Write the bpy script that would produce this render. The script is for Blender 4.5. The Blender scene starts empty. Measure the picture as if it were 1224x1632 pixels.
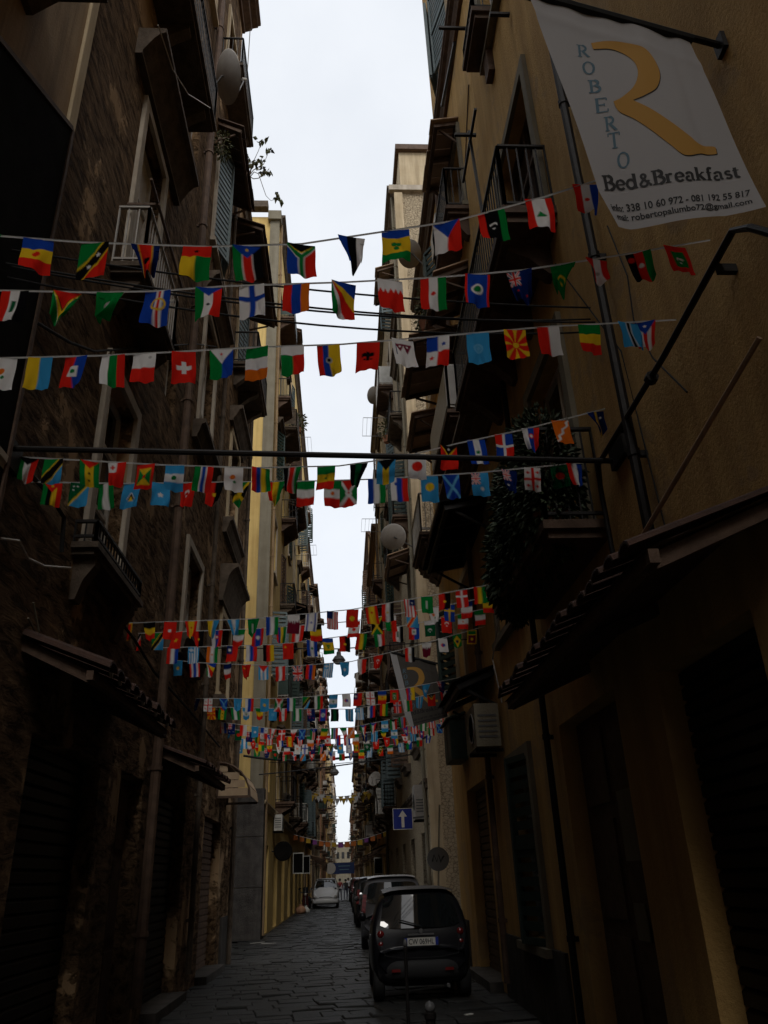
import bpy, math, random
from mathutils import Vector, Matrix, Euler
random.seed(7)
S = bpy.context.scene
COL = S.collection
R_ = math.radians

# ------------------------------------------------------------------ camera
F_PX, CX, CY = 1228.0, 612.0, 816.0           # focal length in pixels of the 1224 x 1632 photograph
_Y = Vector(((548-CX)/F_PX, -(1400-CY)/F_PX, -1)).normalized()      # street direction
_Z = Vector(((508-CX)/F_PX, -(-1800-CY)/F_PX, -1)); _Z = (_Z-_Z.dot(_Y)*_Y).normalized()
_X = _Y.cross(_Z)
CROT = Matrix((_X, _Y, _Z))
CPOS = Vector((0, 0, 1.7))
cam_d = bpy.data.cameras.new('camera'); cam = bpy.data.objects.new('camera', cam_d); COL.objects.link(cam)
cam_d.sensor_fit = 'VERTICAL'; cam_d.sensor_height = 24; cam_d.sensor_width = 18
cam_d.lens = 24*F_PX/1632; cam_d.clip_start = .05; cam_d.clip_end = 3000
cam.matrix_world = Matrix.Translation(CPOS) @ CROT.to_4x4()
S.camera = cam

# ------------------------------------------------------------------ world, sun, exposure (overcast noon)
SUN_EL, SUN_AZ = 45, 174
w = bpy.data.worlds.new('World'); S.world = w; w.use_nodes = True
nt = w.node_tree; nt.nodes.clear()
sky = nt.nodes.new('ShaderNodeTexSky'); sky.sky_type = 'NISHITA'; sky.sun_disc = False
sky.sun_elevation = R_(SUN_EL); sky.sun_rotation = R_(SUN_AZ); sky.air_density = 1.0; sky.dust_density = 3.0; sky.ozone_density = 1.0
mixn = nt.nodes.new('ShaderNodeMixRGB'); mixn.inputs[0].default_value = .82
mixn.inputs[2].default_value = (8.35, 8.6, 8.95, 1)           # cloud cover, even
# soft, faint cloud structure, the same over the whole sky
wtc = nt.nodes.new('ShaderNodeTexCoord'); wn = nt.nodes.new('ShaderNodeTexNoise'); wn.inputs['Scale'].default_value = 3.2; wn.inputs['Detail'].default_value = 5; wn.inputs['Roughness'].default_value = .55
wr = nt.nodes.new('ShaderNodeValToRGB'); wr.color_ramp.elements[0].position = .3; wr.color_ramp.elements[1].position = .7
wr.color_ramp.elements[0].color = (.90, .915, .935, 1); wr.color_ramp.elements[1].color = (1.04, 1.04, 1.04, 1)
wm = nt.nodes.new('ShaderNodeMixRGB'); wm.blend_type = 'MULTIPLY'; wm.inputs[0].default_value = 1
nt.links.new(wtc.outputs['Generated'], wn.inputs['Vector']); nt.links.new(wn.outputs['Fac'], wr.inputs[0])
bg = nt.nodes.new('ShaderNodeBackground'); bg.inputs[1].default_value = .085
wo = nt.nodes.new('ShaderNodeOutputWorld')
nt.links.new(sky.outputs[0], mixn.inputs[1]); nt.links.new(mixn.outputs[0], wm.inputs[1]); nt.links.new(wr.outputs[0], wm.inputs[2]); nt.links.new(wm.outputs[0], bg.inputs[0]); nt.links.new(bg.outputs[0], wo.inputs[0])
sd = bpy.data.lights.new('sun', 'SUN'); so = bpy.data.objects.new('sun', sd); COL.objects.link(so)
sd.energy = 1.0; sd.angle = R_(24); sd.color = (1, .96, .9)
so.rotation_euler = Euler((R_(90-SUN_EL), 0, R_(180-SUN_AZ)), 'XYZ')
so.location = (0, 0, 60)
S.view_settings.view_transform = 'Standard'; S.view_settings.look = 'None'
S.view_settings.exposure = 0.55; S.view_settings.gamma = 1
S.cycles.use_denoising = True
S.cycles.max_bounces = 7; S.cycles.diffuse_bounces = 5; S.cycles.glossy_bounces = 3; S.cycles.transmission_bounces = 4
S.cycles.sample_clamp_indirect = 4

# ------------------------------------------------------------------ a pixel of the photograph -> a point on a known plane of the street
def ray(px, py): return CROT @ Vector(((px-CX)/F_PX, -(py-CY)/F_PX, -1))
def on_x(px, py, x): r = ray(px, py); return CPOS + r*(x/r.x)
def on_y(px, py, y): r = ray(px, py); return CPOS + r*(y/r.y)
def on_z(px, py, z): r = ray(px, py); return CPOS + r*((z-1.7)/r.z)

# ------------------------------------------------------------------ materials
MATS = {}
def lin(c): return tuple(((v/12.92) if v <= .04045 else ((v+.055)/1.055)**2.4) for v in c)
def pmat(name, c1, c2=None, scale=3.0, rough=.85, bump=0, bscale=18, metal=0, streak=0, c3=None, spec=.3, coat=0):
    if name in MATS: return MATS[name]
    m = bpy.data.materials.new(name); m.use_nodes = True; MATS[name] = m
    t = m.node_tree; b = t.nodes['Principled BSDF']
    b.inputs['Roughness'].default_value = rough; b.inputs['Metallic'].default_value = metal
    b.inputs['Specular IOR Level'].default_value = spec
    if coat: b.inputs['Coat Weight'].default_value = coat; b.inputs['Coat Roughness'].default_value = .05
    if c2 is None: b.inputs['Base Color'].default_value = (*c1, 1)
    tc = t.nodes.new('ShaderNodeTexCoord')
    if c2 is not None:
        n = t.nodes.new('ShaderNodeTexNoise'); n.inputs['Scale'].default_value = scale; n.inputs['Detail'].default_value = 7; n.inputs['Roughness'].default_value = .62
        r = t.nodes.new('ShaderNodeValToRGB'); r.color_ramp.elements[0].position = .36; r.color_ramp.elements[1].position = .64
        r.color_ramp.elements[0].color = (*c1, 1); r.color_ramp.elements[1].color = (*c2, 1)
        t.links.new(tc.outputs['Object'], n.inputs['Vector']); t.links.new(n.outputs['Fac'], r.inputs['Fac'])
        out = r.outputs['Color']
        if c3 is not None:                      # patches of another coat
            n3 = t.nodes.new('ShaderNodeTexNoise'); n3.inputs['Scale'].default_value = .55; n3.inputs['Detail'].default_value = 5; n3.inputs['Roughness'].default_value = .7
            r3 = t.nodes.new('ShaderNodeValToRGB'); r3.color_ramp.elements[0].position = .55; r3.color_ramp.elements[1].position = .585
            mx = t.nodes.new('ShaderNodeMixRGB'); mx.inputs[2].default_value = (*c3, 1)
            t.links.new(tc.outputs['Object'], n3.inputs['Vector']); t.links.new(n3.outputs['Fac'], r3.inputs['Fac'])
            t.links.new(r3.outputs['Color'], mx.inputs[0]); t.links.new(out, mx.inputs[1]); out = mx.outputs[0]
        if streak:                              # rain streaks and grime
            mp = t.nodes.new('ShaderNodeMapping'); mp.inputs['Scale'].default_value = (2.2, 2.2, .16)
            n2 = t.nodes.new('ShaderNodeTexNoise'); n2.inputs['Scale'].default_value = 1.6; n2.inputs['Detail'].default_value = 6; n2.inputs['Roughness'].default_value = .65
            r2 = t.nodes.new('ShaderNodeValToRGB'); r2.color_ramp.elements[0].position = .35; r2.color_ramp.elements[1].position = .62
            v = 1-streak; r2.color_ramp.elements[0].color = (v, v*.97, v*.93, 1); r2.color_ramp.elements[1].color = (1, 1, 1, 1)
            mu = t.nodes.new('ShaderNodeMixRGB'); mu.blend_type = 'MULTIPLY'; mu.inputs[0].default_value = 1
            t.links.new(tc.outputs['Object'], mp.inputs[0]); t.links.new(mp.outputs[0], n2.inputs['Vector']); t.links.new(n2.outputs['Fac'], r2.inputs['Fac'])
            t.links.new(out, mu.inputs[1]); t.links.new(r2.outputs['Color'], mu.inputs[2]); out = mu.outputs[0]
        t.links.new(out, b.inputs['Base Color'])
    if bump:
        nb = t.nodes.new('ShaderNodeTexNoise'); nb.inputs['Scale'].default_value = bscale; nb.inputs['Detail'].default_value = 8; nb.inputs['Roughness'].default_value = .7
        bp = t.nodes.new('ShaderNodeBump'); bp.inputs['Strength'].default_value = min(1, bump); bp.inputs['Distance'].default_value = .05*max(1, bump)
        t.links.new(tc.outputs['Object'], nb.inputs['Vector']); t.links.new(nb.outputs['Fac'], bp.inputs['Height']); t.links.new(bp.outputs[0], b.inputs['Normal'])
    return m

def rubble_mat(name, c1, c2, joint, scale, stretch=(1, 1, 1), rough=.9, depth=.06, streak=True):
    if name in MATS: return MATS[name]
    m = bpy.data.materials.new(name); m.use_nodes = True; MATS[name] = m
    t = m.node_tree; b = t.nodes['Principled BSDF']; b.inputs['Roughness'].default_value = rough; b.inputs['Specular IOR Level'].default_value = .2
    tc = t.nodes.new('ShaderNodeTexCoord'); mp = t.nodes.new('ShaderNodeMapping'); mp.inputs['Scale'].default_value = stretch
    t.links.new(tc.outputs['Object'], mp.inputs[0])
    nz = t.nodes.new('ShaderNodeTexNoise'); nz.inputs['Scale'].default_value = scale*.8; nz.inputs['Detail'].default_value = 5
    va = t.nodes.new('ShaderNodeVectorMath'); va.operation = 'MULTIPLY_ADD'; va.inputs[1].default_value = (.35/scale*3,)*3
    t.links.new(mp.outputs[0], nz.inputs['Vector']); t.links.new(nz.outputs['Color'], va.inputs[0]); t.links.new(mp.outputs[0], va.inputs[2])
    vo = t.nodes.new('ShaderNodeTexVoronoi'); vo.feature = 'DISTANCE_TO_EDGE'; vo.inputs['Scale'].default_value = scale
    vc = t.nodes.new('ShaderNodeTexVoronoi'); vc.inputs['Scale'].default_value = scale
    t.links.new(va.outputs[0], vo.inputs['Vector']); t.links.new(va.outputs[0], vc.inputs['Vector'])
    rp = t.nodes.new('ShaderNodeValToRGB'); rp.color_ramp.elements[0].position = .0; rp.color_ramp.elements[1].position = .09
    t.links.new(vo.outputs['Distance'], rp.inputs['Fac'])
    nn = t.nodes.new('ShaderNodeTexNoise'); nn.inputs['Scale'].default_value = 2.2; nn.inputs['Detail'].default_value = 9; nn.inputs['Roughness'].default_value = .7
    t.links.new(tc.outputs['Object'], nn.inputs['Vector'])
    mc = t.nodes.new('ShaderNodeMixRGB'); mc.inputs[1].default_value = (*c1, 1); mc.inputs[2].default_value = (*c2, 1)
    t.links.new(nn.outputs['Fac'], mc.inputs[0])
    mj = t.nodes.new('ShaderNodeMixRGB'); mj.inputs[1].default_value = (*joint, 1)
    t.links.new(rp.outputs['Color'], mj.inputs[0]); t.links.new(mc.outputs[0], mj.inputs[2])
    t.links.new(mj.outputs[0], b.inputs['Base Color'])
    nf = t.nodes.new('ShaderNodeTexNoise'); nf.inputs['Scale'].default_value = scale*4; nf.inputs['Detail'].default_value = 8; nf.inputs['Roughness'].default_value = .75
    t.links.new(tc.outputs['Object'], nf.inputs['Vector'])
    ad = t.nodes.new('ShaderNodeMath'); ad.operation = 'MULTIPLY_ADD'; ad.inputs[1].default_value = .9
    t.links.new(nf.outputs['Fac'], ad.inputs[0]); t.links.new(rp.outputs['Color'], ad.inputs[2])
    bp = t.nodes.new('ShaderNodeBump'); bp.inputs['Strength'].default_value = .9; bp.inputs['Distance'].default_value = depth
    t.links.new(ad.outputs[0], bp.inputs['Height']); t.links.new(bp.outputs[0], b.inputs['Normal'])
    return m

def cloth_mat(name, color=None, trans=.45):
    if name in MATS: return MATS[name]
    m = bpy.data.materials.new(name); m.use_nodes = True; MATS[name] = m
    t = m.node_tree; t.nodes.clear(); o = t.nodes.new('ShaderNodeOutputMaterial')
    d = t.nodes.new('ShaderNodeBsdfDiffuse'); tr = t.nodes.new('ShaderNodeBsdfTranslucent'); mx = t.nodes.new('ShaderNodeMixShader'); mx.inputs[0].default_value = trans
    if color is None:
        a = t.nodes.new('ShaderNodeAttribute'); a.attribute_name = 'print'; src = a.outputs['Color']
        t.links.new(src, d.inputs[0]); t.links.new(src, tr.inputs[0])
    else:
        d.inputs[0].default_value = (*color, 1); tr.inputs[0].default_value = (*color, 1)
    t.links.new(d.outputs[0], mx.inputs[1]); t.links.new(tr.outputs[0], mx.inputs[2]); t.links.new(mx.outputs[0], o.inputs[0])
    return m

def tufa_mat():
    m = bpy.data.materials.new('tufa_wall'); m.use_nodes = True
    t = m.node_tree; b = t.nodes['Principled BSDF']; b.inputs['Roughness'].default_value = .95; b.inputs['Specular IOR Level'].default_value = .1
    tc = t.nodes.new('ShaderNodeTexCoord')
    def noise(sc, scale, det=8, ro=.65, dist=0):
        mp = t.nodes.new('ShaderNodeMapping'); mp.inputs['Scale'].default_value = sc; n = t.nodes.new('ShaderNodeTexNoise')
        n.inputs['Scale'].default_value = scale; n.inputs['Detail'].default_value = det; n.inputs['Roughness'].default_value = ro; n.inputs['Distortion'].default_value = dist
        t.links.new(tc.outputs['Object'], mp.inputs[0]); t.links.new(mp.outputs[0], n.inputs['Vector']); return n.outputs['Fac']
    def ramp(src, stops):
        r = t.nodes.new('ShaderNodeValToRGB'); e = r.color_ramp.elements
        e[0].position, e[0].color = stops[0][0], (*stops[0][1], 1); e[1].position, e[1].color = stops[-1][0], (*stops[-1][1], 1)
        for p, c in stops[1:-1]: e.new(p).color = (*c, 1)
        t.links.new(src, r.inputs[0]); return r.outputs[0]
    def mix(f, a, b_, mode='MIX'):
        x = t.nodes.new('ShaderNodeMixRGB'); x.blend_type = mode
        for i, v in enumerate((f, a, b_)):
            if isinstance(v, (int, float)): x.inputs[i].default_value = v
            elif isinstance(v, tuple): x.inputs[i].default_value = (*v, 1)
            else: t.links.new(v, x.inputs[i])
        return x.outputs[0]
    groove = noise((1, .30, 1.15), 7.5, 9, .72, .6); pits = noise((1, .7, 1), 16, 6, .7); big = noise((1, 1, 1), .62, 6, .68); tone = noise((1, .6, 1), 1.8, 7, .7)
    g = ramp(groove, [(.40, (0, 0, 0)), (.49, (.6, .6, .6)), (.62, (1, 1, 1))])
    stone = mix(tone, (.30, .188, .100), (.47, .305, .175)); stone = mix(g, (.07, .041, .022), stone)
    pm = ramp(big, [(.55, (0, 0, 0)), (.60, (1, 1, 1))])
    col = mix(pm, stone, mix(tone, (.36, .24, .135), (.44, .30, .175)))
    col = mix(1, col, ramp(noise((2.2, 2.2, .14), 1.5, 5), [(.34, (.68, .66, .64)), (.62, (1, 1, 1))]), 'MULTIPLY')
    t.links.new(col, b.inputs['Base Color'])
    hgt = mix(pm, mix(.3, g, pits), (.8, .8, .8))
    bp = t.nodes.new('ShaderNodeBump'); bp.inputs['Strength'].default_value = 1; bp.inputs['Distance'].default_value = .16
    t.links.new(hgt, bp.inputs['Height']); t.links.new(bp.outputs[0], b.inputs['Normal']); return m
M = dict(
 tufa=tufa_mat(), tufa_old=rubble_mat('tufa_blocks', (.12, .078, .045), (.25, .168, .098), (.075, .05, .03), 9.5, (1, .8, .42), depth=.10),
 stone=rubble_mat('rubble_wall', (.40, .32, .21), (.56, .46, .32), (.24, .185, .12), 9.0, (1, 1, 1.3), depth=.05),
 basalt=pmat('basalt_base', (.045, .04, .036), (.085, .076, .068), 3, .85, .5, 22, streak=.4),
 ochre=pmat('ochre_plaster', (.55, .335, .115), (.64, .41, .155), 1.1, .9, .5, 24, streak=.25, c3=(.50, .33, .15)),
 yellow=pmat('yellow_plaster', (.62, .43, .155), (.69, .50, .19), 1.3, .9, .18, 26, streak=.28),
 tan=pmat('tan_plaster', (.40, .29, .17), (.32, .22, .125), 1.2, .9, .3, 24, streak=.45),
 cream=pmat('cream_plaster', (.55, .45, .30), (.48, .38, .24), 1.4, .9, .2, 24, streak=.35),
 rose=pmat('rose_plaster', (.50, .27, .16), (.42, .22, .13), 1.4, .9, .2, 24, streak=.35),
 grey=pmat('grey_plaster', (.24, .215, .16), (.19, .168, .12), 1.5, .9, .2, 26, streak=.25),
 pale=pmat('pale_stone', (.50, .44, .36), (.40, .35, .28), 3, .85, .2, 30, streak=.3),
 moss=pmat('weathered_stone', (.065, .048, .034), (.125, .095, .07), 5, .9, .4, 30),
 brown=pmat('brown_wood', (.07, .042, .028), (.12, .075, .05), 6, .75, .2, 40),
 plank=pmat('plank_wood', (.36, .24, .15), (.44, .30, .20), 5, .75, .2, 40),
 lightwood=pmat('light_wood', (.46, .34, .22), (.38, .27, .17), 5, .7, .1, 40),
 iron=pmat('black_iron', (.010, .009, .009), (.018, .015, .013), 12, .55, .1, 60, metal=.3),
 black=pmat('black_rubber', (.012, .012, .012), (.02, .02, .02), 8, .8),
 white=pmat('white_paint', (.62, .60, .56), (.52, .49, .44), 8, .6, .05, 40),
 offwhite=pmat('off_white_enamel', (.55, .54, .50), (.46, .45, .41), 6, .45),
 dishgrey=pmat('dish_grey', (.36, .34, .31), (.30, .28, .26), 5, .5),
 green=pmat('green_shutter', (.018, .036, .03), (.028, .05, .042), 8, .6),
 bluegrey=pmat('blue_grey_shutter', (.085, .12, .125), (.12, .155, .16), 8, .6),
 glass=pmat('window_glass', (.012, .014, .016), None, rough=.08, spec=.6),
 tile=pmat('clay_tile', (.065, .032, .022), (.04, .022, .016), 9, .85, .3, 50),
 tarp=pmat('dark_tarpaulin', (.006, .0055, .005), (.011, .010, .009), 4, 1.0, .2, 30, spec=.03),
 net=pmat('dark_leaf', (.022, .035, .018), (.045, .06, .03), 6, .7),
 leaf=pmat('leaf_green', (.05, .075, .025), (.11, .09, .035), 7, .6),
 flag=cloth_mat('flag_cloth', None, .5),
 banner=cloth_mat('banner_cloth', (.46, .45, .455), .3),
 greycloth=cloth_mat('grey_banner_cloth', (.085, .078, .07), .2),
 cord=cloth_mat('white_tape', (.7, .7, .68), .3),
 slab=pmat('basalt_slab', (.017, .0175, .0165), (.034, .034, .032), 5, .42, .7, 22, spec=.32),
 ground=pmat('ground_earth', (.05, .048, .045), (.07, .066, .06), 2, .8),
 blue=pmat('sign_blue', (.015, .03, .22), None, rough=.4),
 redl=pmat('red_lens', (.13, .008, .008), None, rough=.2, spec=.6),
 chrome=pmat('grey_plastic', (.10, .10, .10), None, rough=.4),
 ink=pmat('black_print', (.015, .015, .016), None, rough=.7),
 gold=pmat('gold_print', (.40, .21, .04), None, rough=.8),
 teal=pmat('teal_print', (.09, .16, .21), None, rough=.8),
 skin=pmat('skin', (.42, .26, .19), None, rough=.6),
 terracotta=pmat('terracotta', (.35, .15, .08), (.28, .12, .07), 9, .85),
)

# ------------------------------------------------------------------ mesh building
ORG = {}
class MB:
    def __init__(s): s.v = []; s.f = []
    def add(s, vs, fs):
        o = len(s.v); s.v += [tuple(p) for p in vs]; s.f += [tuple(i+o for i in f) for f in fs]; return s
    def box(s, x0, x1, y0, y1, z0, z1):
        x0, x1 = sorted((x0, x1)); y0, y1 = sorted((y0, y1)); z0, z1 = sorted((z0, z1))
        return s.add([(x0,y0,z0),(x1,y0,z0),(x1,y1,z0),(x0,y1,z0),(x0,y0,z1),(x1,y0,z1),(x1,y1,z1),(x0,y1,z1)],
                     [(0,3,2,1),(4,5,6,7),(0,1,5,4),(1,2,6,5),(2,3,7,6),(3,0,4,7)])
    def bar(s, a, b, w, h=None):
        a = Vector(a); b = Vector(b); h = h or w; d = (b-a).normalized()
        up = Vector((0,0,1)) if abs(d.z) < .95 else Vector((0,1,0))
        p = d.cross(up).normalized(); q = p.cross(d).normalized(); p *= w/2; q *= h/2
        return s.add([a-p-q,a+p-q,a+p+q,a-p+q,b-p-q,b+p-q,b+p+q,b-p+q],
                     [(0,1,2,3),(7,6,5,4),(0,4,5,1),(1,5,6,2),(2,6,7,3),(3,7,4,0)])
    def tube(s, pts, r, n=6, cap=True):
        pts = [Vector(p) for p in pts]; rings = []
        rr = r if isinstance(r, (list, tuple)) else [r]*len(pts)
        for i, p in enumerate(pts):
            d = (pts[min(i+1, len(pts)-1)]-pts[max(i-1, 0)]).normalized()
            up = Vector((0,0,1)) if abs(d.z) < .95 else Vector((0,1,0))
            a = d.cross(up).normalized(); b = a.cross(d).normalized()
            rings.append([p+(a*math.cos(2*math.pi*k/n)+b*math.sin(2*math.pi*k/n))*rr[i] for k in range(n)])
        vs = [v for r_ in rings for v in r_]; fs = []
        for i in range(len(rings)-1):
            for k in range(n):
                fs.append((i*n+k, i*n+(k+1)%n, (i+1)*n+(k+1)%n, (i+1)*n+k))
        if cap: fs.append(tuple(range(n))[::-1]); fs.append(tuple(range((len(rings)-1)*n, len(rings)*n)))
        return s.add(vs, fs)
    def prism(s, poly, axis, a, b):
        """poly of 2-D points extruded along an axis from a to b: axis x -> (y,z), y -> (x,z), z -> (x,y)"""
        def P(p, t): return {'x': (t, p[0], p[1]), 'y': (p[0], t, p[1]), 'z': (p[0], p[1], t)}[axis]
        n = len(poly)
        return s.add([P(p, a) for p in poly]+[P(p, b) for p in poly],
                     [tuple(range(n))[::-1], tuple(range(n, 2*n))]+[(i, (i+1) % n, n+(i+1) % n, n+i) for i in range(n)])
    def lathe(s, prof, c=(0,0,0), n=16, mat=None):
        c = Vector(c); m = mat or Matrix.Identity(3); vs = []
        for r, z in prof:
            for k in range(n):
                a = 2*math.pi*k/n; vs.append(c + m @ Vector((r*math.cos(a), r*math.sin(a), z)))
        fs = [(i*n+k, i*n+(k+1)%n, (i+1)*n+(k+1)%n, (i+1)*n+k) for i in range(len(prof)-1) for k in range(n)]
        if prof[0][0] > 1e-4: fs.append(tuple(range(n))[::-1])
        if prof[-1][0] > 1e-4: fs.append(tuple(range((len(prof)-1)*n, len(prof)*n)))
        return s.add(vs, fs)
    def grid(s, fn, nu, nv, thick=None):
        vs = [fn(i/nu, j/nv) for j in range(nv+1) for i in range(nu+1)]
        fs = [(j*(nu+1)+i, j*(nu+1)+i+1, (j+1)*(nu+1)+i+1, (j+1)*(nu+1)+i) for j in range(nv) for i in range(nu)]
        return s.add(vs, fs)
    def mesh(s, name, mat, org=None):
        me = bpy.data.meshes.new(name)
        o = org or (0,0,0)
        me.from_pydata([(v[0]-o[0], v[1]-o[1], v[2]-o[2]) for v in s.v], [], s.f)
        if mat: me.materials.append(mat)
        me.update(); return me
    def build(s, name, mat, parent=None, local=False, smooth=False, org=None):
        o0 = Vector((0,0,0)) if local else (ORG.get(parent, Vector((0,0,0))) if parent else Vector(org or (0,0,0)))
        me = s.mesh(name, mat, o0)
        if smooth: me.polygons.foreach_set('use_smooth', [True]*len(me.polygons))
        o = bpy.data.objects.new(name, me); COL.objects.link(o)
        if parent is not None: o.parent = parent; ORG[o] = o0
        else: o.location = o0; ORG[o] = o0
        return o
def tag(o, label=None, cat=None, group=None, kind=None):
    if label: o['label'] = label
    if cat: o['category'] = cat
    if group: o['group'] = group
    if kind: o['kind'] = kind
    return o
def thing(name, label, cat, loc=(0,0,0), rz=0, group=None):
    e = bpy.data.objects.new(name, None); COL.objects.link(e); e.empty_display_size = .2
    e.location = loc; e.rotation_euler = (0,0,rz); ORG[e] = Vector(loc)
    return tag(e, label, cat, group)
def put(me, name, parent, loc=(0,0,0), rot=(0,0,0), sc=(1,1,1)):
    o = bpy.data.objects.new(name, me); COL.objects.link(o); o.parent = parent; o.location = loc; o.rotation_euler = rot; o.scale = sc
    return o
def copy_tree(o, parent=None):
    c = o.copy(); COL.objects.link(c); c.parent = parent
    for ch in o.children: copy_tree(ch, c)
    return c
def ordn(i): return ['first','second','third','fourth','fifth','sixth','seventh','eighth','ninth','tenth','eleventh','twelfth'][i]

# ------------------------------------------------------------------ ground and road
XL, XR = 2.8, 2.5
g = MB(); g.add([(-900,-300,-.06),(900,-300,-.06),(900,1500,-.06),(-900,1500,-.06)], [(0,1,2,3)])
tag(g.build('ground', M['ground']), 'flat dark ground around and under the houses', 'ground', kind='structure')
road = MB().box(-XL-.2, XR+.2, -60, 500, -.30, -.03).build('road', M['ground'])
tag(road, 'narrow street paved with dark basalt slabs between the houses', 'road', kind='structure')
slab_me = []
for k in range(5):
    m = MB(); b = .022; h = .035
    j = [random.uniform(-.012, .012) for _ in range(8)]
    m.add([(-.5,-.5,-h),(.5,-.5,-h),(.5,.5,-h),(-.5,.5,-h), (-.5,-.5,-.012),(.5,-.5,-.012),(.5,.5,-.012),(-.5,.5,-.012),
           (-.5+b+j[0],-.5+2*b,j[4]*.5),(.5-b+j[1],-.5+2*b,j[5]*.5),(.5-b+j[2],.5-2*b,j[6]*.5),(-.5+b+j[3],.5-2*b,j[7]*.5)],
          [(0,1,5,4),(1,2,6,5),(2,3,7,6),(3,0,4,7),(4,5,9,8),(5,6,10,9),(6,7,11,10),(7,4,8,11),(8,9,10,11)])
    slab_me.append(m.mesh('paving_slab', M['slab']))
rows = []; y = 11.2
while y < 75:
    d = random.uniform(.26, .42); x = -XL-.15-random.uniform(0, .5)
    while x < XR+.1:
        wd = random.uniform(.34, .72); rows.append((x+wd/2, y+d/2, wd, d)); x += wd
    y += d
n_ind = 0; far = MB(); skew = .16
for (x, y, wd, d) in rows:
    yy = y + skew*x
    tx, ty, tz = random.gauss(0, .016), random.gauss(0, .018), random.gauss(0, .007)
    if n_ind < 300 and y > 11.6:
        put(random.choice(slab_me), 'paving_slab', road, (x, yy, tz), (tx, ty, .155+random.gauss(0, .01)), (wd-.008, d-.012, 1)); n_ind += 1
    else:
        hx, hy = wd/2-.007, d/2-.007; c = [(-hx,-hy),(hx,-hy),(hx,hy),(-hx,hy)]
        top = [(x+a, yy+b_+skew*a, tz+a*-ty+b_*tx) for a, b_ in c]
        lo = [(p[0], p[1], -.03) for p in top]
        far.add(lo+top, [(4,5,6,7),(0,1,5,4),(1,2,6,5),(2,3,7,6),(3,0,4,7)])
fo = far.build('distant_paving', M['slab'], road); fo['kind'] = 'stuff'
m = MB().box(-XL-.2, XR+.2, 74.5, 500, -.02, -.006).build('distant_road_surface', M['slab'], road)
m = MB().box(-XL-.2, XR+.2, -60, 11.0, -.02, -.006).build('near_road_surface', M['slab'], road)

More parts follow.
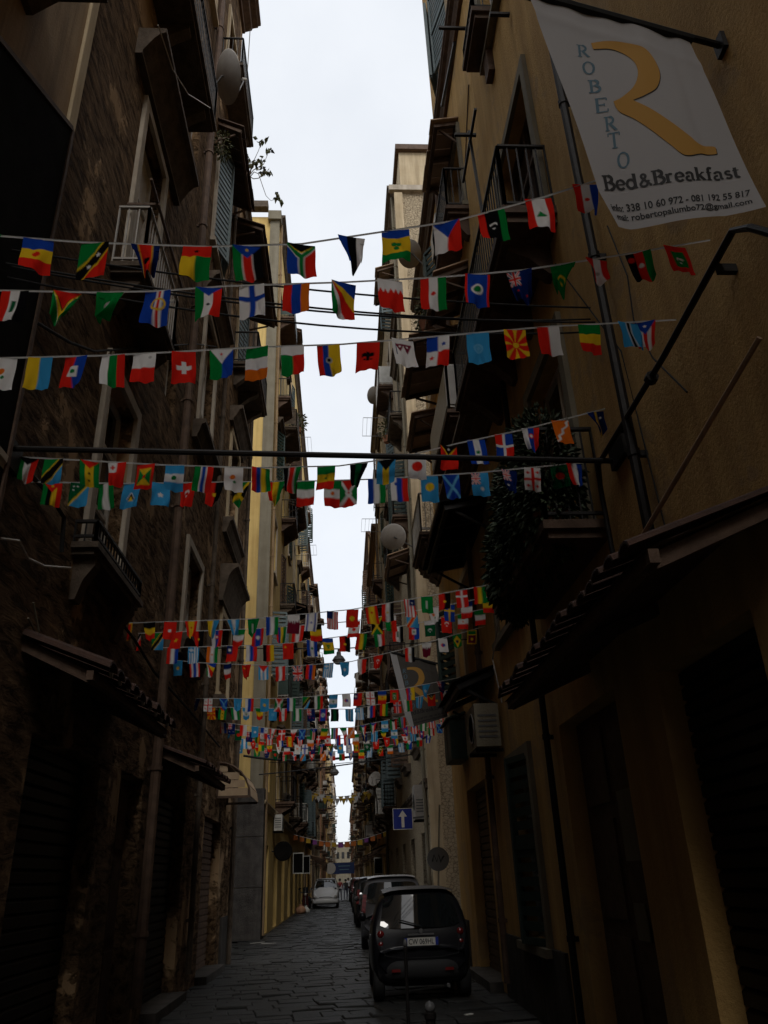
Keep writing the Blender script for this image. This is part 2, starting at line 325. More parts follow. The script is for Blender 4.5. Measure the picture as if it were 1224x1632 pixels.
# ------------------------------------------------------------------ houses
class House:
    def __init__(s, name, label, side, X, y0, y1):
        s.s = side; s.X = X; s.t = thing(name, label, 'building', (side*X, (y0+y1)/2, 0))
    def x(s, d): return s.s*(s.X-d)
    def P(s, d, y, z): return (s.x(d), y, z)
    def box(s, m, d0, d1, y0, y1, z0, z1): return m.box(s.x(d0), s.x(d1), y0, y1, z0, z1)
    def wall(s, y0, y1, z0, z1, ops, mat, depth=9, reveal=.3, name='wall'):
        m = MB(); ys = sorted({y0, y1} | {v for o in ops for v in o[:2]}); zs = sorted({z0, z1} | {v for o in ops for v in o[2:4]})
        # split long cells so that shading stays even
        for i in range(len(ys)-1):
            for j in range(len(zs)-1):
                yc, zc = (ys[i]+ys[i+1])/2, (zs[j]+zs[j+1])/2
                if any(o[0] < yc < o[1] and o[2] < zc < o[3] for o in ops): continue
                m.add([s.P(0,ys[i],zs[j]), s.P(0,ys[i+1],zs[j]), s.P(0,ys[i+1],zs[j+1]), s.P(0,ys[i],zs[j+1])], [(0,1,2,3)])
        for (a, b, c, d) in [o[:4] for o in ops]:
            e = -reveal
            q = [(a,c),(b,c),(b,d),(a,d)]
            for k in range(4):
                (p0, p1) = q[k], q[(k+1) % 4]
                m.add([s.P(0,*p0), s.P(0,*p1), s.P(e,*p1), s.P(e,*p0)], [(0,1,2,3)])
            m.add([s.P(e-.02,*p) for p in q], [(0,1,2,3)])
        D = -depth
        m.add([s.P(0,y0,z0), s.P(D,y0,z0), s.P(D,y0,z1), s.P(0,y0,z1)], [(0,1,2,3)])
        m.add([s.P(0,y1,z0), s.P(D,y1,z0), s.P(D,y1,z1), s.P(0,y1,z1)], [(0,1,2,3)])
        m.add([s.P(0,y0,z1), s.P(D,y0,z1), s.P(D,y1,z1), s.P(0,y1,z1)], [(0,1,2,3)])
        m.add([s.P(D,y0,z0), s.P(D,y1,z0), s.P(D,y1,z1), s.P(D,y0,z1)], [(0,1,2,3)])
        return m.build(name, mat, s.t)
    def window(s, a, b, c, d, frame='white', surround=None, shutters=None, lite=False, in_=.2, panes=True, ang=75, pane='glass'):
        m = MB(); t = .07; e = -in_
        for (y0, y1, z0, z1) in ((a,a+t,c,d),(b-t,b,c,d),(a,b,c,c+t),(a,b,d-t,d)): s.box(m, e-.03, e+.04, y0+.002, y1-.002, z0+.002, z1-.002)
        mid = (a+b)/2; s.box(m, e-.032, e+.045, mid-.045, mid+.045, c+t, d-t)
        if not lite: s.box(m, e-.028, e+.03, a+t, b-t, c+(d-c)*.68, c+(d-c)*.68+.07); s.box(m, e-.028, e+.03, a+t, b-t, c+(d-c)*.32, c+(d-c)*.32+.05)
        w_ = m.build('window', M[frame], s.t)
        if panes: s.box(MB(), e-.02, e-.008, a+.01, b-.01, c+.01, d-.01).build('pane' if pane == 'glass' else 'blind', M[pane], w_)
        if surround:
            m = MB(); q = .16
            for (y0, y1, z0, z1) in ((a-q,a-.003,c-.05,d+q),(b+.003,b+q,c-.05,d+q),(a-.003,b+.003,d+.003,d+q-.002)): s.box(m, -.05, .06, y0, y1, z0, z1)
            s.box(m, -.05, .12, a-q-.05, b+q+.05, c-.15, c-.052)
            m.build('surround', M[surround], w_)
        if shutters:
            L = (b-a)/2
            for (hy, sg) in ((a, -1), (b, 1)):
                # leaf hinged at the jamb, opened outwards
                an = R_(ang if not isinstance(ang, tuple) else ang[0 if sg < 0 else 1])
                dy, dd = math.cos(an)*L*sg, math.sin(an)*L
                m = MB(); n = max(6, int((d-c)/.16))
                p0 = Vector(s.P(.02, hy, c)); p1 = Vector(s.P(.02+dd, hy+dy, c)); up = Vector((0,0,d-c))
                m.bar(p0, p0+up, .06); m.bar(p1, p1+up, .06); m.bar(p0, p1, .05, .08); m.bar(p0+up, p1+up, .05, .08); m.bar(p0+up*.5, p1+up*.5, .05, .08)
                for k in range(1, n):
                    z = up*(k/n); m.bar(p0+z, p1+z, .012, .11)
                m.build('shutter', M[shutters], w_)
        return w_
    def balcony(s, y0, y1, z, prot, h=1.0, slab='moss', rail='iron', bars=.11, th=.16, nb=2, panel=None):
        m = MB(); s.box(m, -.05, prot, y0, y1, z, z+th*.55); s.box(m, -.05, prot-.05, y0+.05, y1-.05, z-th*.5, z-.002)
        b = m.build('balcony', M[slab], s.t)
        r = MB(); zt = z+th*.55+h; e = prot-.05; zb = z+th*.55+.08
        c = [s.P(0,y0+.05,0), s.P(e,y0+.05,0), s.P(e,y1-.05,0), s.P(0,y1-.05,0)]
        for i in range(3):
            p, q = Vector(c[i]), Vector(c[i+1]); L = (q-p).length; k = max(2, int(L/bars))
            r.bar(p+Vector((0,0,zt)), q+Vector((0,0,zt)), .045, .03); r.bar(p+Vector((0,0,zb)), q+Vector((0,0,zb)), .03, .03)
            for j in range(k+1):
                a = p.lerp(q, j/k); wd = .035 if j in (0, k) else .016
                r.bar(a+Vector((0,0,z+th*.5)), a+Vector((0,0,zt)), wd)
        r.build('railing', M[rail], b)
        for k in range(nb):
            y = y0+(y1-y0)*(.12+.76*k/max(1, nb-1)); pr = prot*.8
            q = [(s.x(-.02), z-th*.5-.003), (s.x(pr), z-th*.5-.003), (s.x(pr), z-th*.5-.09), (s.x(pr*.55), z-.30), (s.x(.06), z-.52), (s.x(-.02), z-.52)]
            MB().prism(q, 'y', y-.09, y+.09).build('bracket', M[slab], b)
        if panel:
            for i in range(3):
                p, q = Vector(c[i]), Vector(c[i+1]); d_ = (q-p).normalized()*.02
                pm = MB(); n_ = Vector((s.s*-.03, 0, 0)) if i == 1 else Vector((0, -.03 if i == 0 else .03, 0))
                a, bq = p+n_+d_, q+n_-d_
                pm.bar(a+Vector((0,0,(zb+zt)/2)), bq+Vector((0,0,(zb+zt)/2)), .012, zt-zb-.06)
                pm.build('railing_panel', M[panel], b)
        return b
    def hood(s, y0, y1, z, prot=.38, h=.5, mat='moss'):
        x = s.x
        q = [(x(-.03), z+h), (x(prot), z+h), (x(prot), z+h-.09), (x(prot-.08), z+h-.12), (x(prot*.6), z+h-.22), (x(prot*.5), z+h-.30), (x(.1), z+.06), (x(.1), z), (x(-.03), z)]
        return MB().prism(q, 'y', y0, y1).build('window_hood', M[mat], s.t)
    def course(s, y0, y1, z, prot=.3, h=.4, mat='moss', name='string_course'):
        x = s.x
        q = [(x(-.03), z+h), (x(prot), z+h), (x(prot), z+h*.8), (x(prot*.85), z+h*.72), (x(prot*.85), z+h*.6), (x(prot*.55), z+h*.5), (x(prot*.5), z+h*.3), (x(.09), z+h*.15), (x(.07), z), (x(-.03), z)]
        return MB().prism(q, 'y', y0, y1).build(name, M[mat], s.t)
    def canopy(s, y0, y1, zw, zo, prot, n=5, frame='brown', plank='plank', rafters=3, name='canopy', along=False):
        m = MB(); x = s.x
        for k in range(rafters):
            y = y0+.05+(y1-y0-.1)*k/(rafters-1); m.bar(s.P(-.02,y,zw-.07), s.P(prot,y,zo-.07), .07, .09)
        m.bar(s.P(prot-.04,y0+.02,zo-.055), s.P(prot-.04,y1-.02,zo-.055), .07, .085)
        m.bar(s.P(.04,y0+.02,zw-.075), s.P(.04,y1-.02,zw-.075), .07, .085)
        for y in (y0+.1, y1-.1): m.bar(s.P(0,y,zw-.6), s.P(prot*.75,y,zo-.1), .04)
        c = m.build(name, M[frame], s.t)
        for k in range(n):
            a, b_ = (y0-.06)+(y1-y0+.12)*k/n+.006, (y0-.06)+(y1-y0+.12)*(k+1)/n-.006
            j = random.uniform(0, .03)
            MB().add([s.P(0,a,zw), s.P(prot+.06+j,a,zo), s.P(prot+.06+j,b_,zo), s.P(0,b_,zw), s.P(0,a,zw+.03), s.P(prot+.06+j,a,zo+.03), s.P(prot+.06+j,b_,zo+.03), s.P(0,b_,zw+.03)],
                     [(0,1,2,3),(4,7,6,5),(0,4,5,1),(1,5,6,2),(2,6,7,3),(3,7,4,0)]).build('plank', M[plank], c)
        return c
    def tiled_canopy(s, y0, y1, zw, zo, prot, mat='tile', pitch=.2, ends=False):
        m = MB()
        for y in (y0+.1, (y0+y1)/2, y1-.1):
            m.bar(s.P(-.02,y,zw-.08), s.P(prot-.05,y,zo-.08), .07, .09)
        m.bar(s.P(prot-.06,y0,zo-.06), s.P(prot-.06,y1,zo-.06), .06, .08)
        m.add([s.P(0,y0,zw-.03), s.P(prot,y0,zo-.03), s.P(prot,y1,zo-.03), s.P(0,y1,zw-.03)], [(0,1,2,3)])
        c = m.build('canopy', M['brown'], s.t)
        n = int((y1-y0)/pitch)
        for k in range(n):
            yc = y0+(k+.5)*(y1-y0)/n; r = pitch*.47; t = MB(); vs = []
            j = random.uniform(-.02, .03)
            for (d, z, rr) in ((-.02, zw+.015, r*.9), (prot+.08+j, zo+.015, r)):
                for i in range(6):
                    a = math.pi*i/5; vs.append(s.P(d, yc+rr*math.cos(a), z+rr*.62*math.sin(a)-.01))
                for i in range(5, -1, -1):
                    a = math.pi*i/5; vs.append(s.P(d, yc+rr*.8*math.cos(a), z+rr*.5*math.sin(a)-.014))
            t.add(vs, [(i, (i+1) % 12, 12+(i+1) % 12, 12+i) for i in range(12)]+[tuple(range(12)), tuple(range(12, 24))])
            t.build('roof_tile', M[mat], c)
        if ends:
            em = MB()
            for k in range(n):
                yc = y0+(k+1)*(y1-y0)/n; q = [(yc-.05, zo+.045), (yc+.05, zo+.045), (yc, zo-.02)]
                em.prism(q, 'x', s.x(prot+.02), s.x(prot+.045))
            em.build('gap_light_wedges', M['pale'], c)  # pale wedges stand in for daylight showing between the tile ends
        return c
    def pipe(s, y, z0, z1, r=.06, mat='grey', d=.1, clips=True):
        m = MB().tube([s.P(d,y,z0), s.P(d,y,z1)], r, 8)
        if clips:
            z = z0+.8
            while z < z1: m.tube([s.P(d,y,z), s.P(d,y,z+.06)], r*1.25, 8); s.box(m, -.02, d, y-.02, y+.02, z, z+.05); z += 2.1
        return m.build('downpipe', M[mat], s.t, smooth=False)
    def door(s, a, b, c, d, mat='brown', kind='leaf'):
        m = MB(); e = -.22
        if kind == 'roller':
            n = max(6, int((d-c)/.12))
            for k in range(n):
                z0 = c+(d-c)*k/n; m.prism([(s.x(e), z0), (s.x(e+.035), z0+.01), (s.x(e+.035), z0+(d-c)/n-.03), (s.x(e), z0+(d-c)/n)], 'y', a+.003, b-.003)
        else:
            mid = (a+b)/2
            for (p, q) in ((a+.01, mid-.006), (mid+.006, b-.01)):
                s.box(m, e-.03, e+.02, p, q, c+.01, d-.01)
                for (r0, r1) in ((.06, .32), (.37, .66), (.71, .95)): s.box(m, e+.02, e+.045, p+.1, q-.1, c+(d-c)*r0, c+(d-c)*r1)
        return m.build('door', M[mat], s.t)
    def cornice(s, y0, y1, z, prot=.55, h=.45, mat='brown'): return s.course(y0, y1, z-h, prot, h, mat, 'eave')

# ---- left 1: near house at the left edge
H = House('plaster_house', 'shadowy plastered house at the left edge, black tarpaulin on its wall', -1, XL, -7, 5.7)
ops = [(1.2, 2.6, .2, 3.2), (1.3, 2.5, 5.4, 7.4)]
H.wall(.5, 5.66, 0, 13.8, ops, M['tan']); H.wall(-48, .49, 0, 25, [], M['tan'], name='unseen_shade_wall')  # second wall is unseen behind the camera, raised to keep light off the street
H.door(*ops[0], 'brown'); H.window(*ops[1], surround='pale')
m = MB().prism([(3.0, 3.9), (5.60, 4.2), (5.62, 8.74), (4.34, 8.05), (3.0, 7.3)], 'x', H.x(.03), H.x(.10)); m.build('tarpaulin', M['tarp'], H.t)
m = MB()
for (a, b) in (((3.0, 7.3), (5.62, 8.78)), ((5.64, 4.2), (5.64, 8.78)), ((3.0, 3.9), (5.62, 4.18))): m.bar(H.P(.09, *a), H.P(.09, *b), .05)
m.build('tarpaulin_batten', M['brown'], H.t)
MB().box(H.x(-.04), H.x(.035), 5.665, 5.83, 0, 13.9).build('corner_strip', M['cream'], H.t)
H.balcony(2.4, 4.75, 9.45, .62, slab='moss', nb=2)
H.course(.6, 5.6, 4.6, .12, .3, 'pale')
H.pipe(2.9, 0, 13, .05)

# ---- left 2: tall tufa house
L1 = House('tufa_house', 'old tenement of rough peeling tufa on the left, tall with a lower far end', -1, XL, 5.7, 21.1)
c1, c2, c3 = (7.95, 9.15), (13.25, 14.6), (17.5, 18.9)
opA = [(*c1, 5.15, 7.5), (*c1, 8.95, 12.1), (*c1, 14.5, 17.4), (*c1, 19.2, 22.0), (*c2, 5.7, 7.35), (*c2, 10.0, 12.85), (*c2, 14.8, 18.0), (*c2, 20.3, 23.0),
       (7.3, 9.5, .15, 3.0), (10.4, 11.6, .0, 3.05), (12.6, 14.8, .1, 3.0), (10.6, 11.3, 8.9, 10.3), (10.6, 11.3, 14.9, 16.6), (10.5, 11.4, 20.0, 22.5)]
opB = [(*c3, 5.6, 7.4), (*c3, 9.9, 12.3), (*c3, 14.5, 17.3), (16.9, 19.2, 0, 2.95)]
L1.wall(5.84, 10.3, 0, 15.7, [o for o in opA if o[1] < 10.2 and o[3] < 14], M['tufa'], name='near_wall')
L1.wall(10.31, 15.35, 0, 25.6, [o for o in opA if o[0] > 10.2 or (o[0] == 10.2)], M['tufa'])
L1.wall(15.36, 21.1, 0, 20.2, opB, M['tufa'], name='lower_wall')
L1.cornice(10.31, 15.35, 25.9, .55, .5); L1.cornice(5.84, 10.3, 15.9, .2, .3); L1.cornice(15.4, 21.2, 20.3, .22, .3, 'moss')
for i, o in enumerate(opA):
    if i in (2, 3): continue
    if i in (8, 10): L1.door(*o, 'iron', 'roller')
    elif i == 9: L1.door(*o, 'brown')
    elif i in (11, 12): L1.window(*o, frame='white', lite=True)
    else: L1.window(*o, frame='white', surround='pale' if i in (0, 1, 4, 5, 6) else 'cream', shutters=('bluegrey' if i == 6 else None), ang=160, pane='white' if i in (1, 5) else 'glass')
for i, o in enumerate(opB):
    if i == 3: L1.door(*o, 'brown', 'roller')
    else: L1.window(*o, frame='white', surround='cream', shutters='bluegrey' if i == 2 else None, ang=165)
L1.hood(7.2, 9.95, 12.35, .40, .55); L1.hood(12.7, 15.1, 13.0, .34, .45); L1.hood(17.1, 19.4, 12.5, .34, .45)
L1.hood(12.85, 15.0, 9.45, .25, .4); L1.hood(17.0, 19.4, 9.3, .25, .4); L1.hood(12.9, 14.95, 5.25, .25, .35); L1.hood(17.05, 19.5, 7.6, .42, .9)
L1.hood(17.1, 19.3, 5.1, .22, .35)
L1.balcony(6.1, 9.98, 14.25, .62, slab='moss', nb=3)
L1.balcony(7.45, 9.35, 8.66, .44, rail='dishgrey', nb=2, th=.13, h=.95)
L1.balcony(7.55, 9.55, 4.92, .28, nb=2, th=.12, h=.25)
L1.balcony(17.15, 19.75, 14.3, .68, nb=3, slab='moss')
L1.balcony(12.7, 15.1, 20.1, .55, nb=2)
L1.canopy(12.9, 15.4, 18.35, 18.05, .56, 7, plank='brown')
L1.canopy(15.7, 19.85, 18.1, 17.75, .82, 9, plank='brown')
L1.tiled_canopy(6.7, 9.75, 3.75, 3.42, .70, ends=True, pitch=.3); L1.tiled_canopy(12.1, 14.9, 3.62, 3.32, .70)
# clothes-line bracket by the white window, pipes and a course
m = MB().bar(L1.P(.02,7.7,9.95), L1.P(.45,7.7,9.95), .04); m.bar(L1.P(.42,7.3,9.98), L1.P(.42,9.4,10.02), .035); m.bar(L1.P(.42,8.4,9.98), L1.P(.02,8.4,9.0), .03)
m.build('line_bracket', M['brown'], L1.t)
L1.pipe(11.75, .3, 25.4, .075, 'brown', .12); L1.pipe(15.6, .3, 20, .05, 'moss', .09); L1.pipe(20.75, 0, 20.1, .06, 'moss', .1)
# basalt plinth blocks
for k in range(12):
    ya = 5.9+k*1.26
    if any(ya+1.2 > a and ya < b for a, b in ((7.3, 9.5), (10.2, 11.6), (12.6, 14.8), (16.9, 19.2))): continue
    MB().box(L1.x(-.02), L1.x(.05), ya, ya+1.23, -.02, 1.0).build('plinth_block', M['basalt'], L1.t)
for (a, b) in ((7.25, 9.55), (10.1, 11.7), (12.55, 14.85), (16.85, 19.3)): MB().box(L1.x(-.2), L1.x(.22), a, b, -.02, .13).build('door_step', M['basalt'], L1.t)
# quarter-round wooden shop hood near the corner
m = MB(); ya, yb, rr = 18.25, 19.9, .74
for yy in (ya, yb):
    arc = [L1.P(rr*math.sin(R_(a)), yy, 3.42+rr*math.cos(R_(a))) for a in range(0, 91, 15)]
    m.tube(arc, .025, 5); m.bar(L1.P(0,yy,3.42), L1.P(rr,yy,3.42), .05); m.bar(L1.P(.02,yy,3.42), L1.P(.02,yy,4.16), .05)
hd = m.build('shop_hood', M['brown'], L1.t)
for k in range(4):
    z0 = 3.45+k*.17; d1 = math.sqrt(max(.01, rr*rr-(z0+.155-3.42)**2)) if z0+.155-3.42 < rr else .12
    MB().box(L1.x(.02), L1.x(d1-.03), ya+.03, ya+.05, z0, z0+.155).build('plank', M['lightwood'], hd)
for k in range(5):
    a0, a1 = R_(k*18+1), R_(k*18+17)
    MB().add([L1.P(rr*math.sin(a0),ya,3.42+rr*math.cos(a0)), L1.P(rr*math.sin(a1),ya,3.42+rr*math.cos(a1)), L1.P(rr*math.sin(a1),yb,3.42+rr*math.cos(a1)), L1.P(rr*math.sin(a0),yb,3.42+rr*math.cos(a0)),
              L1.P((rr+.02)*math.sin(a0),ya,3.42+(rr+.02)*math.cos(a0)), L1.P((rr+.02)*math.sin(a1),ya,3.42+(rr+.02)*math.cos(a1)), L1.P((rr+.02)*math.sin(a1),yb,3.42+(rr+.02)*math.cos(a1)), L1.P((rr+.02)*math.sin(a0),yb,3.42+(rr+.02)*math.cos(a0))],
             [(0,1,2,3),(4,7,6,5),(0,4,5,1),(1,5,6,2),(2,6,7,3),(3,7,4,0)]).build('plank', M['lightwood'], hd)

# ---- right 1: ochre house
R1 = House('ochre_house', 'ochre plastered tenement on the right with long dark balconies', 1, XR, -7, 18.4)
opA = [(6.6, 8.3, 8.72, 11.2), (10.3, 11.7, 8.72, 11.3), (6.7, 8.0, 13.6, 16.2), (10.7, 12.0, 13.2, 15.2), (10.4, 12.2, 17.9, 20.5), (6.6, 8.2, 18.0, 20.6), (6.9, 8.3, 4.9, 7.2), (10.2, 11.6, 5.0, 7.2),
       (7.0, 9.0, .1, 3.2), (4.4, 6.0, .1, 3.1), (10.6, 11.9, .9, 3.1)]
opB = [(13.7, 15.0, 9.2, 11.6), (16.2, 17.4, 9.1, 11.5), (13.7, 15.0, 13.1, 15.4), (16.2, 17.4, 12.9, 15.2), (13.7, 14.9, 5.0, 7.0), (16.2, 17.4, 5.0, 7.0), (14.2, 16.4, .1, 3.2)]
R1.wall(-48, .99, 0, 26, [], M['ochre'], name='unseen_shade_wall')  # out of view behind the camera, made tall to darken the near street
R1.wall(1.0, 9.2, 0, 16.9, [o for o in opA if o[1] < 9.1 and o[3] < 17], M['ochre'], name='near_wall')
R1.wall(9.21, 13.3, 0, 24.3, [o for o in opA if o[0] > 9.2], M['ochre'])
R1.wall(13.31, 18.4, 0, 17.1, opB, M['ochre'], name='lower_wall')
R1.cornice(9.21, 13.4, 24.6, .5, .5); R1.course(-48, 13.3, 16.95, .24, .42, 'brown'); R1.course(13.3, 18.5, 16.95, .26, .4, 'brown', 'eave')
for i, o in enumerate(opA):
    if i == 5: continue
    if i == 8: R1.door(*o, 'brown')
    elif i == 9: R1.door(*o, 'iron', 'roller')
    elif i == 0: R1.window(*o, frame='brown', surround='grey')
    elif i in (4, 5): R1.window(*o, frame='white', surround='cream', shutters='bluegrey', ang=(166, 160))
    elif i == 10: R1.window(*o, frame='white', surround='grey', shutters='green', ang=165)
    else: R1.window(*o, frame='white', surround='grey')
for i, o in enumerate(opB):
    if i == 6: R1.door(*o, 'brown', 'roller')
    else: R1.window(*o, frame='white', surround='cream', shutters='green' if i in (2, 5) else None, ang=150)
R1.balcony(6.3, 10.4, 8.40, .62, slab='brown', nb=4, th=.2)
R1.course(10.4, 18.4, 8.30, .46, .42, 'brown')
R1.balcony(11.9, 14.6, 9.35, .50, slab='brown', nb=2, rail='white', panel='dishgrey', th=.14)
R1.balcony(16.2, 18.3, 8.80, .66, slab='brown', nb=2, rail='white', th=.14)
R1.balcony(7.35, 8.35, 13.75, .36, slab='brown', nb=0, th=.2, h=.35)
MB().box(R1.x(-.02), R1.x(.10), 7.75, 8.0, 12.95, 13.64).build('corbel', M['brown'], R1.t)
R1.balcony(10.5, 12.4, 12.95, .45, slab='brown', nb=2)
R1.balcony(13.5, 15.3, 12.9, .5, slab='brown', nb=2, panel=None)
R1.canopy(10.6, 12.3, 15.5, 15.4, .50, 5); R1.canopy(11.1, 12.5, 12.2, 11.9, .62, 4); R1.canopy(12.7, 14.9, 11.95, 11.7, .95, 5); R1.canopy(16.1, 17.9, 12.15, 12.0, .62, 5)
R1.canopy(11.3, 14.3, 7.35, 7.2, .78, 6, frame='iron', plank='tarp', rafters=5)
R1.canopy(12.4, 14.4, 4.75, 4.5, .62, 6, frame='iron', plank='tarp')
R1.tiled_canopy(3.75, 7.7, 3.62, 3.26, .88)
R1.pipe(5.34, 3.9, 16.8, .045, 'iron', .11); R1.pipe(13.3, .2, 16.6, .05, 'brown', .08); R1.pipe(9.3, .2, 8.2, .04, 'iron', .08)
m = MB().bar(R1.P(.02,9.0,15.9), R1.P(.55,9.0,15.9), .05); m.bar(R1.P(.5,8.1,14.1), R1.P(.3,10.6,15.9), .05); m.bar(R1.P(.02,6.7,12.6), R1.P(.3,6.7,12.6), .05)
m.build('line_bracket', M['iron'], R1.t)
m = MB().bar(R1.P(.55,7.3,10.9), R1.P(.85,7.3,10.9), .04); m.bar(R1.P(.62,8.1,10.9), R1.P(.62,6.9,10.9), .035); m.bar(R1.P(.57,7.4,9.5), R1.P(.62,7.4,11.1), .035)
m.build('railing_hook', M['iron'], R1.t)
for (a, b) in ((4.3, 6.1), (6.9, 9.1), (14.1, 16.5)): MB().box(R1.x(-.2), R1.x(.22), a, b, -.02, .13).build('door_step', M['basalt'], R1.t)
for k in range(14):
    ya = 1.0+k*1.26
    if any(ya+1.2 > a and ya < b for a, b in ((4.4, 6.0), (7.0, 9.0), (14.2, 16.4))): continue
    MB().box(R1.x(-.02), R1.x(.045), ya, ya+1.23, -.02, .85).build('plinth_block', M['basalt'], R1.t)

# ---- added unseen house behind the viewer, blocking low light from the rear
Hb = House('unseen_blocker_house', 'added unseen tan house behind the viewpoint that blocks low light', -1, 6, -56, -48)
MB().box(-14, 14, -56, -48, 0, 15).build('wall', M['tan'], Hb.t)
# ---- houses beyond the crossing, down both sides
HOUSES = []
def row_house(side, y0, y1, h, wall, label, seed, X=None, quoin=None, eave='brown', first=4.6, cols=None, name='tenement', pb=.88):
    rnd = random.Random(seed); X = X or (XL if side < 0 else XR)
    Hh = House(name, label, side, X, y0, y1)
    far_ = y0 > 75; L = y1-y0; n = cols or max(2, int(L/3.3)); fl = 4.3; ops = []; dec = []
    wc = [y0+L*(i+.5)/n for i in range(n)]
    z = first
    while z+3.0 < h:
        for c in wc:
            tall = rnd.random() < .7; a, b = c-.6, c+.6
            ops.append((a, b, z+(.15 if tall else .9), z+2.65)); dec.append((c, z, tall))
        z += fl
    for c in wc: ops.append((c-.9, c+.9, .05, 2.9)); dec.append((c, 0, None))
    Hh.wall(y0, y1, 0, h, ops, M[wall], depth=9)
    Hh.cornice(y0-.02, y1, h+.12, rnd.uniform(.25, .45), .35, eave)
    for o, (c, z, tall) in zip(ops, dec):
        if tall is None:
            Hh.door(*o, rnd.choice(['brown', 'chrome', 'green']), rnd.choice(['roller', 'leaf'])); continue
        sh = rnd.choice([None, None, 'green', 'brown', 'bluegrey']) if not far_ else None
        Hh.window(*o, frame=rnd.choice(['white', 'white', 'offwhite', 'brown']), surround=rnd.choice(['grey', 'cream', 'pale', None]) if not far_ else None, shutters=sh, lite=far_, ang=rnd.choice([100, 150, 165]))
        if tall and rnd.random() < pb:
            pr = rnd.uniform(.5, .8) if y0 < 60 else rnd.uniform(.5, .95)
            Hh.balcony(c-rnd.uniform(.8, 1.25), c+rnd.uniform(.8, 1.25), z-.02, pr, slab=rnd.choice(['moss', 'brown', 'brown']), rail=rnd.choice(['iron', 'iron', 'white']), bars=.13 if not far_ else .4, nb=2 if not far_ else 0,
                       panel=rnd.choice([None, None, 'offwhite', 'green']) if rnd.random() < .4 else None)
        elif not tall: Hh.hood(c-.85, c+.85, z+.55, .25, .28)
        if rnd.random() < (.4 if not far_ else .2): Hh.hood(c-.9, c+.9, z+2.85, .32, .35)
        if rnd.random() < .16 and y0 < 130: Hh.canopy(c-1.1, c+1.1, z+3.1, z+2.8, .8, 4 if y0 < 60 else 2, plank=rnd.choice(['plank', 'brown', 'tarp']))
    for k in range(2 if not far_ else 1): Hh.pipe(y0+.4+k*(L-.8), .1, h, .06, rnd.choice(['grey', 'moss', 'tan']), .1, clips=not far_)
    if not far_: Hh.course(y0, y1, 4.0, .14, .26, 'moss' if wall != 'yellow' else 'cream')
    HOUSES.append((Hh, y0, y1, h, wc, dec)); return Hh

def lane_pilaster(Hh, y0, h, mat, x0, x1): MB().box(Hh.s*x0, Hh.s*x1, y0-.14, y0+.01, 0, h).build('corner_pilaster', M[mat], Hh.t)
L2 = row_house(-1, 28.6, 59, 31.6, 'yellow', 'tall bright yellow tenement on the left beyond the crossing, with grey corner pilaster', 11, eave='moss', cols=7, pb=.6)
lane_pilaster(L2, 28.6, 31.2, 'grey', XL-.03, XL+.42)
MB().box(-XL+.12, -XL-.52, 28.3, 28.75, 31.2, 31.75).build('pilaster_cap', M['grey'], L2.t)
MB().box(-XL-.54, -XL-9, 28.2, 28.59, 31.9, 32.3).build('lane_eave', M['moss'], L2.t)
for k in range(3):
    MB().box(-XL+.005, -XL-6, 28.43, 28.62, k*1.55, k*1.55+1.53).build('plinth_course', M['basalt'], L2.t)
    MB().box(-XL-.02, -XL+.09, 28.40, 29.55, k*1.55, k*1.55+1.53).build('plinth_course', M['basalt'], L2.t)
R2 = row_house(1, 23.5, 46, 28.0, 'stone', 'bare rubble stone tenement on the right beyond the crossing', 23, eave='moss', cols=5, pb=.75)
lane_pilaster(R2, 23.5, 27.6, 'cream', XR-.04, XR+.30)
MB().box(XR+.35, XR+3.6, 24.2, 29, 28.02, 31.0).build('roof_room', M['cream'], R2.t)
MB().box(XR+.2, XR+3.8, 24.0, 29.2, 31.0, 31.3).build('roof_room_slab', M['brown'], R2.t)
MB().box(XR-.25, XR+6, 23.3, 23.52, 27.7, 27.98).build('lane_eave', M['pale'], R2.t)
row_house(-1, 59.1, 74, 27.4, 'ochre', 'ochre tenement on the left directly after the tall yellow one', 31)
row_house(1, 46.1, 58, 22.6, 'ochre', 'lower ochre tenement on the right directly after the rubble stone one', 41)
row_house(1, 58.1, 72, 27.4, 'cream', 'cream tenement on the right behind the lower ochre one', 43)
row_house(-1, 77.5, 101, 30.0, 'cream', 'cream tenement on the left in the third block down the street', 51, cols=6)
row_house(1, 76, 98, 26.5, 'yellow', 'yellow tenement on the right in the third block down the street', 61, cols=6)
row_house(-1, 105, 135, 29.3, 'rose', 'reddish tenement on the left in the fourth block down the street', 71, cols=7)
row_house(1, 102, 135, 24.5, 'tan', 'tan tenement on the right in the fourth block down the street', 81, cols=7)
row_house(-1, 139, 190, 29, 'yellow', 'yellow tenement far down the street on the left', 91, cols=8)
row_house(1, 139, 190, 22, 'cream', 'cream tenement far down the street on the right', 92, cols=8)
row_house(-1, 195, 300, 28, 'cream', 'farthest pale tenement at the left end of the street', 93, cols=10)
row_house(1, 195, 300, 20, 'rose', 'farthest reddish tenement at the right end of the street', 94, cols=10)

He = House('end_house', 'pale house closing the far end of the street', -1, 1, 318, 330)
m = MB().box(-14, 14, 318, 330, 0, 13).build('wall', M['grey'], He.t)
for zz in (4.5, 8.5):
    for xx in (-2.2, -.2, 1.8): MB().box(xx-.5, xx+.5, 317.9, 318.05, zz, zz+2.2).build('window', M['glass'], He.t)
MB().box(-14.3, 14.3, 317.6, 318.1, 13, 13.5).build('eave', M['brown'], He.t)

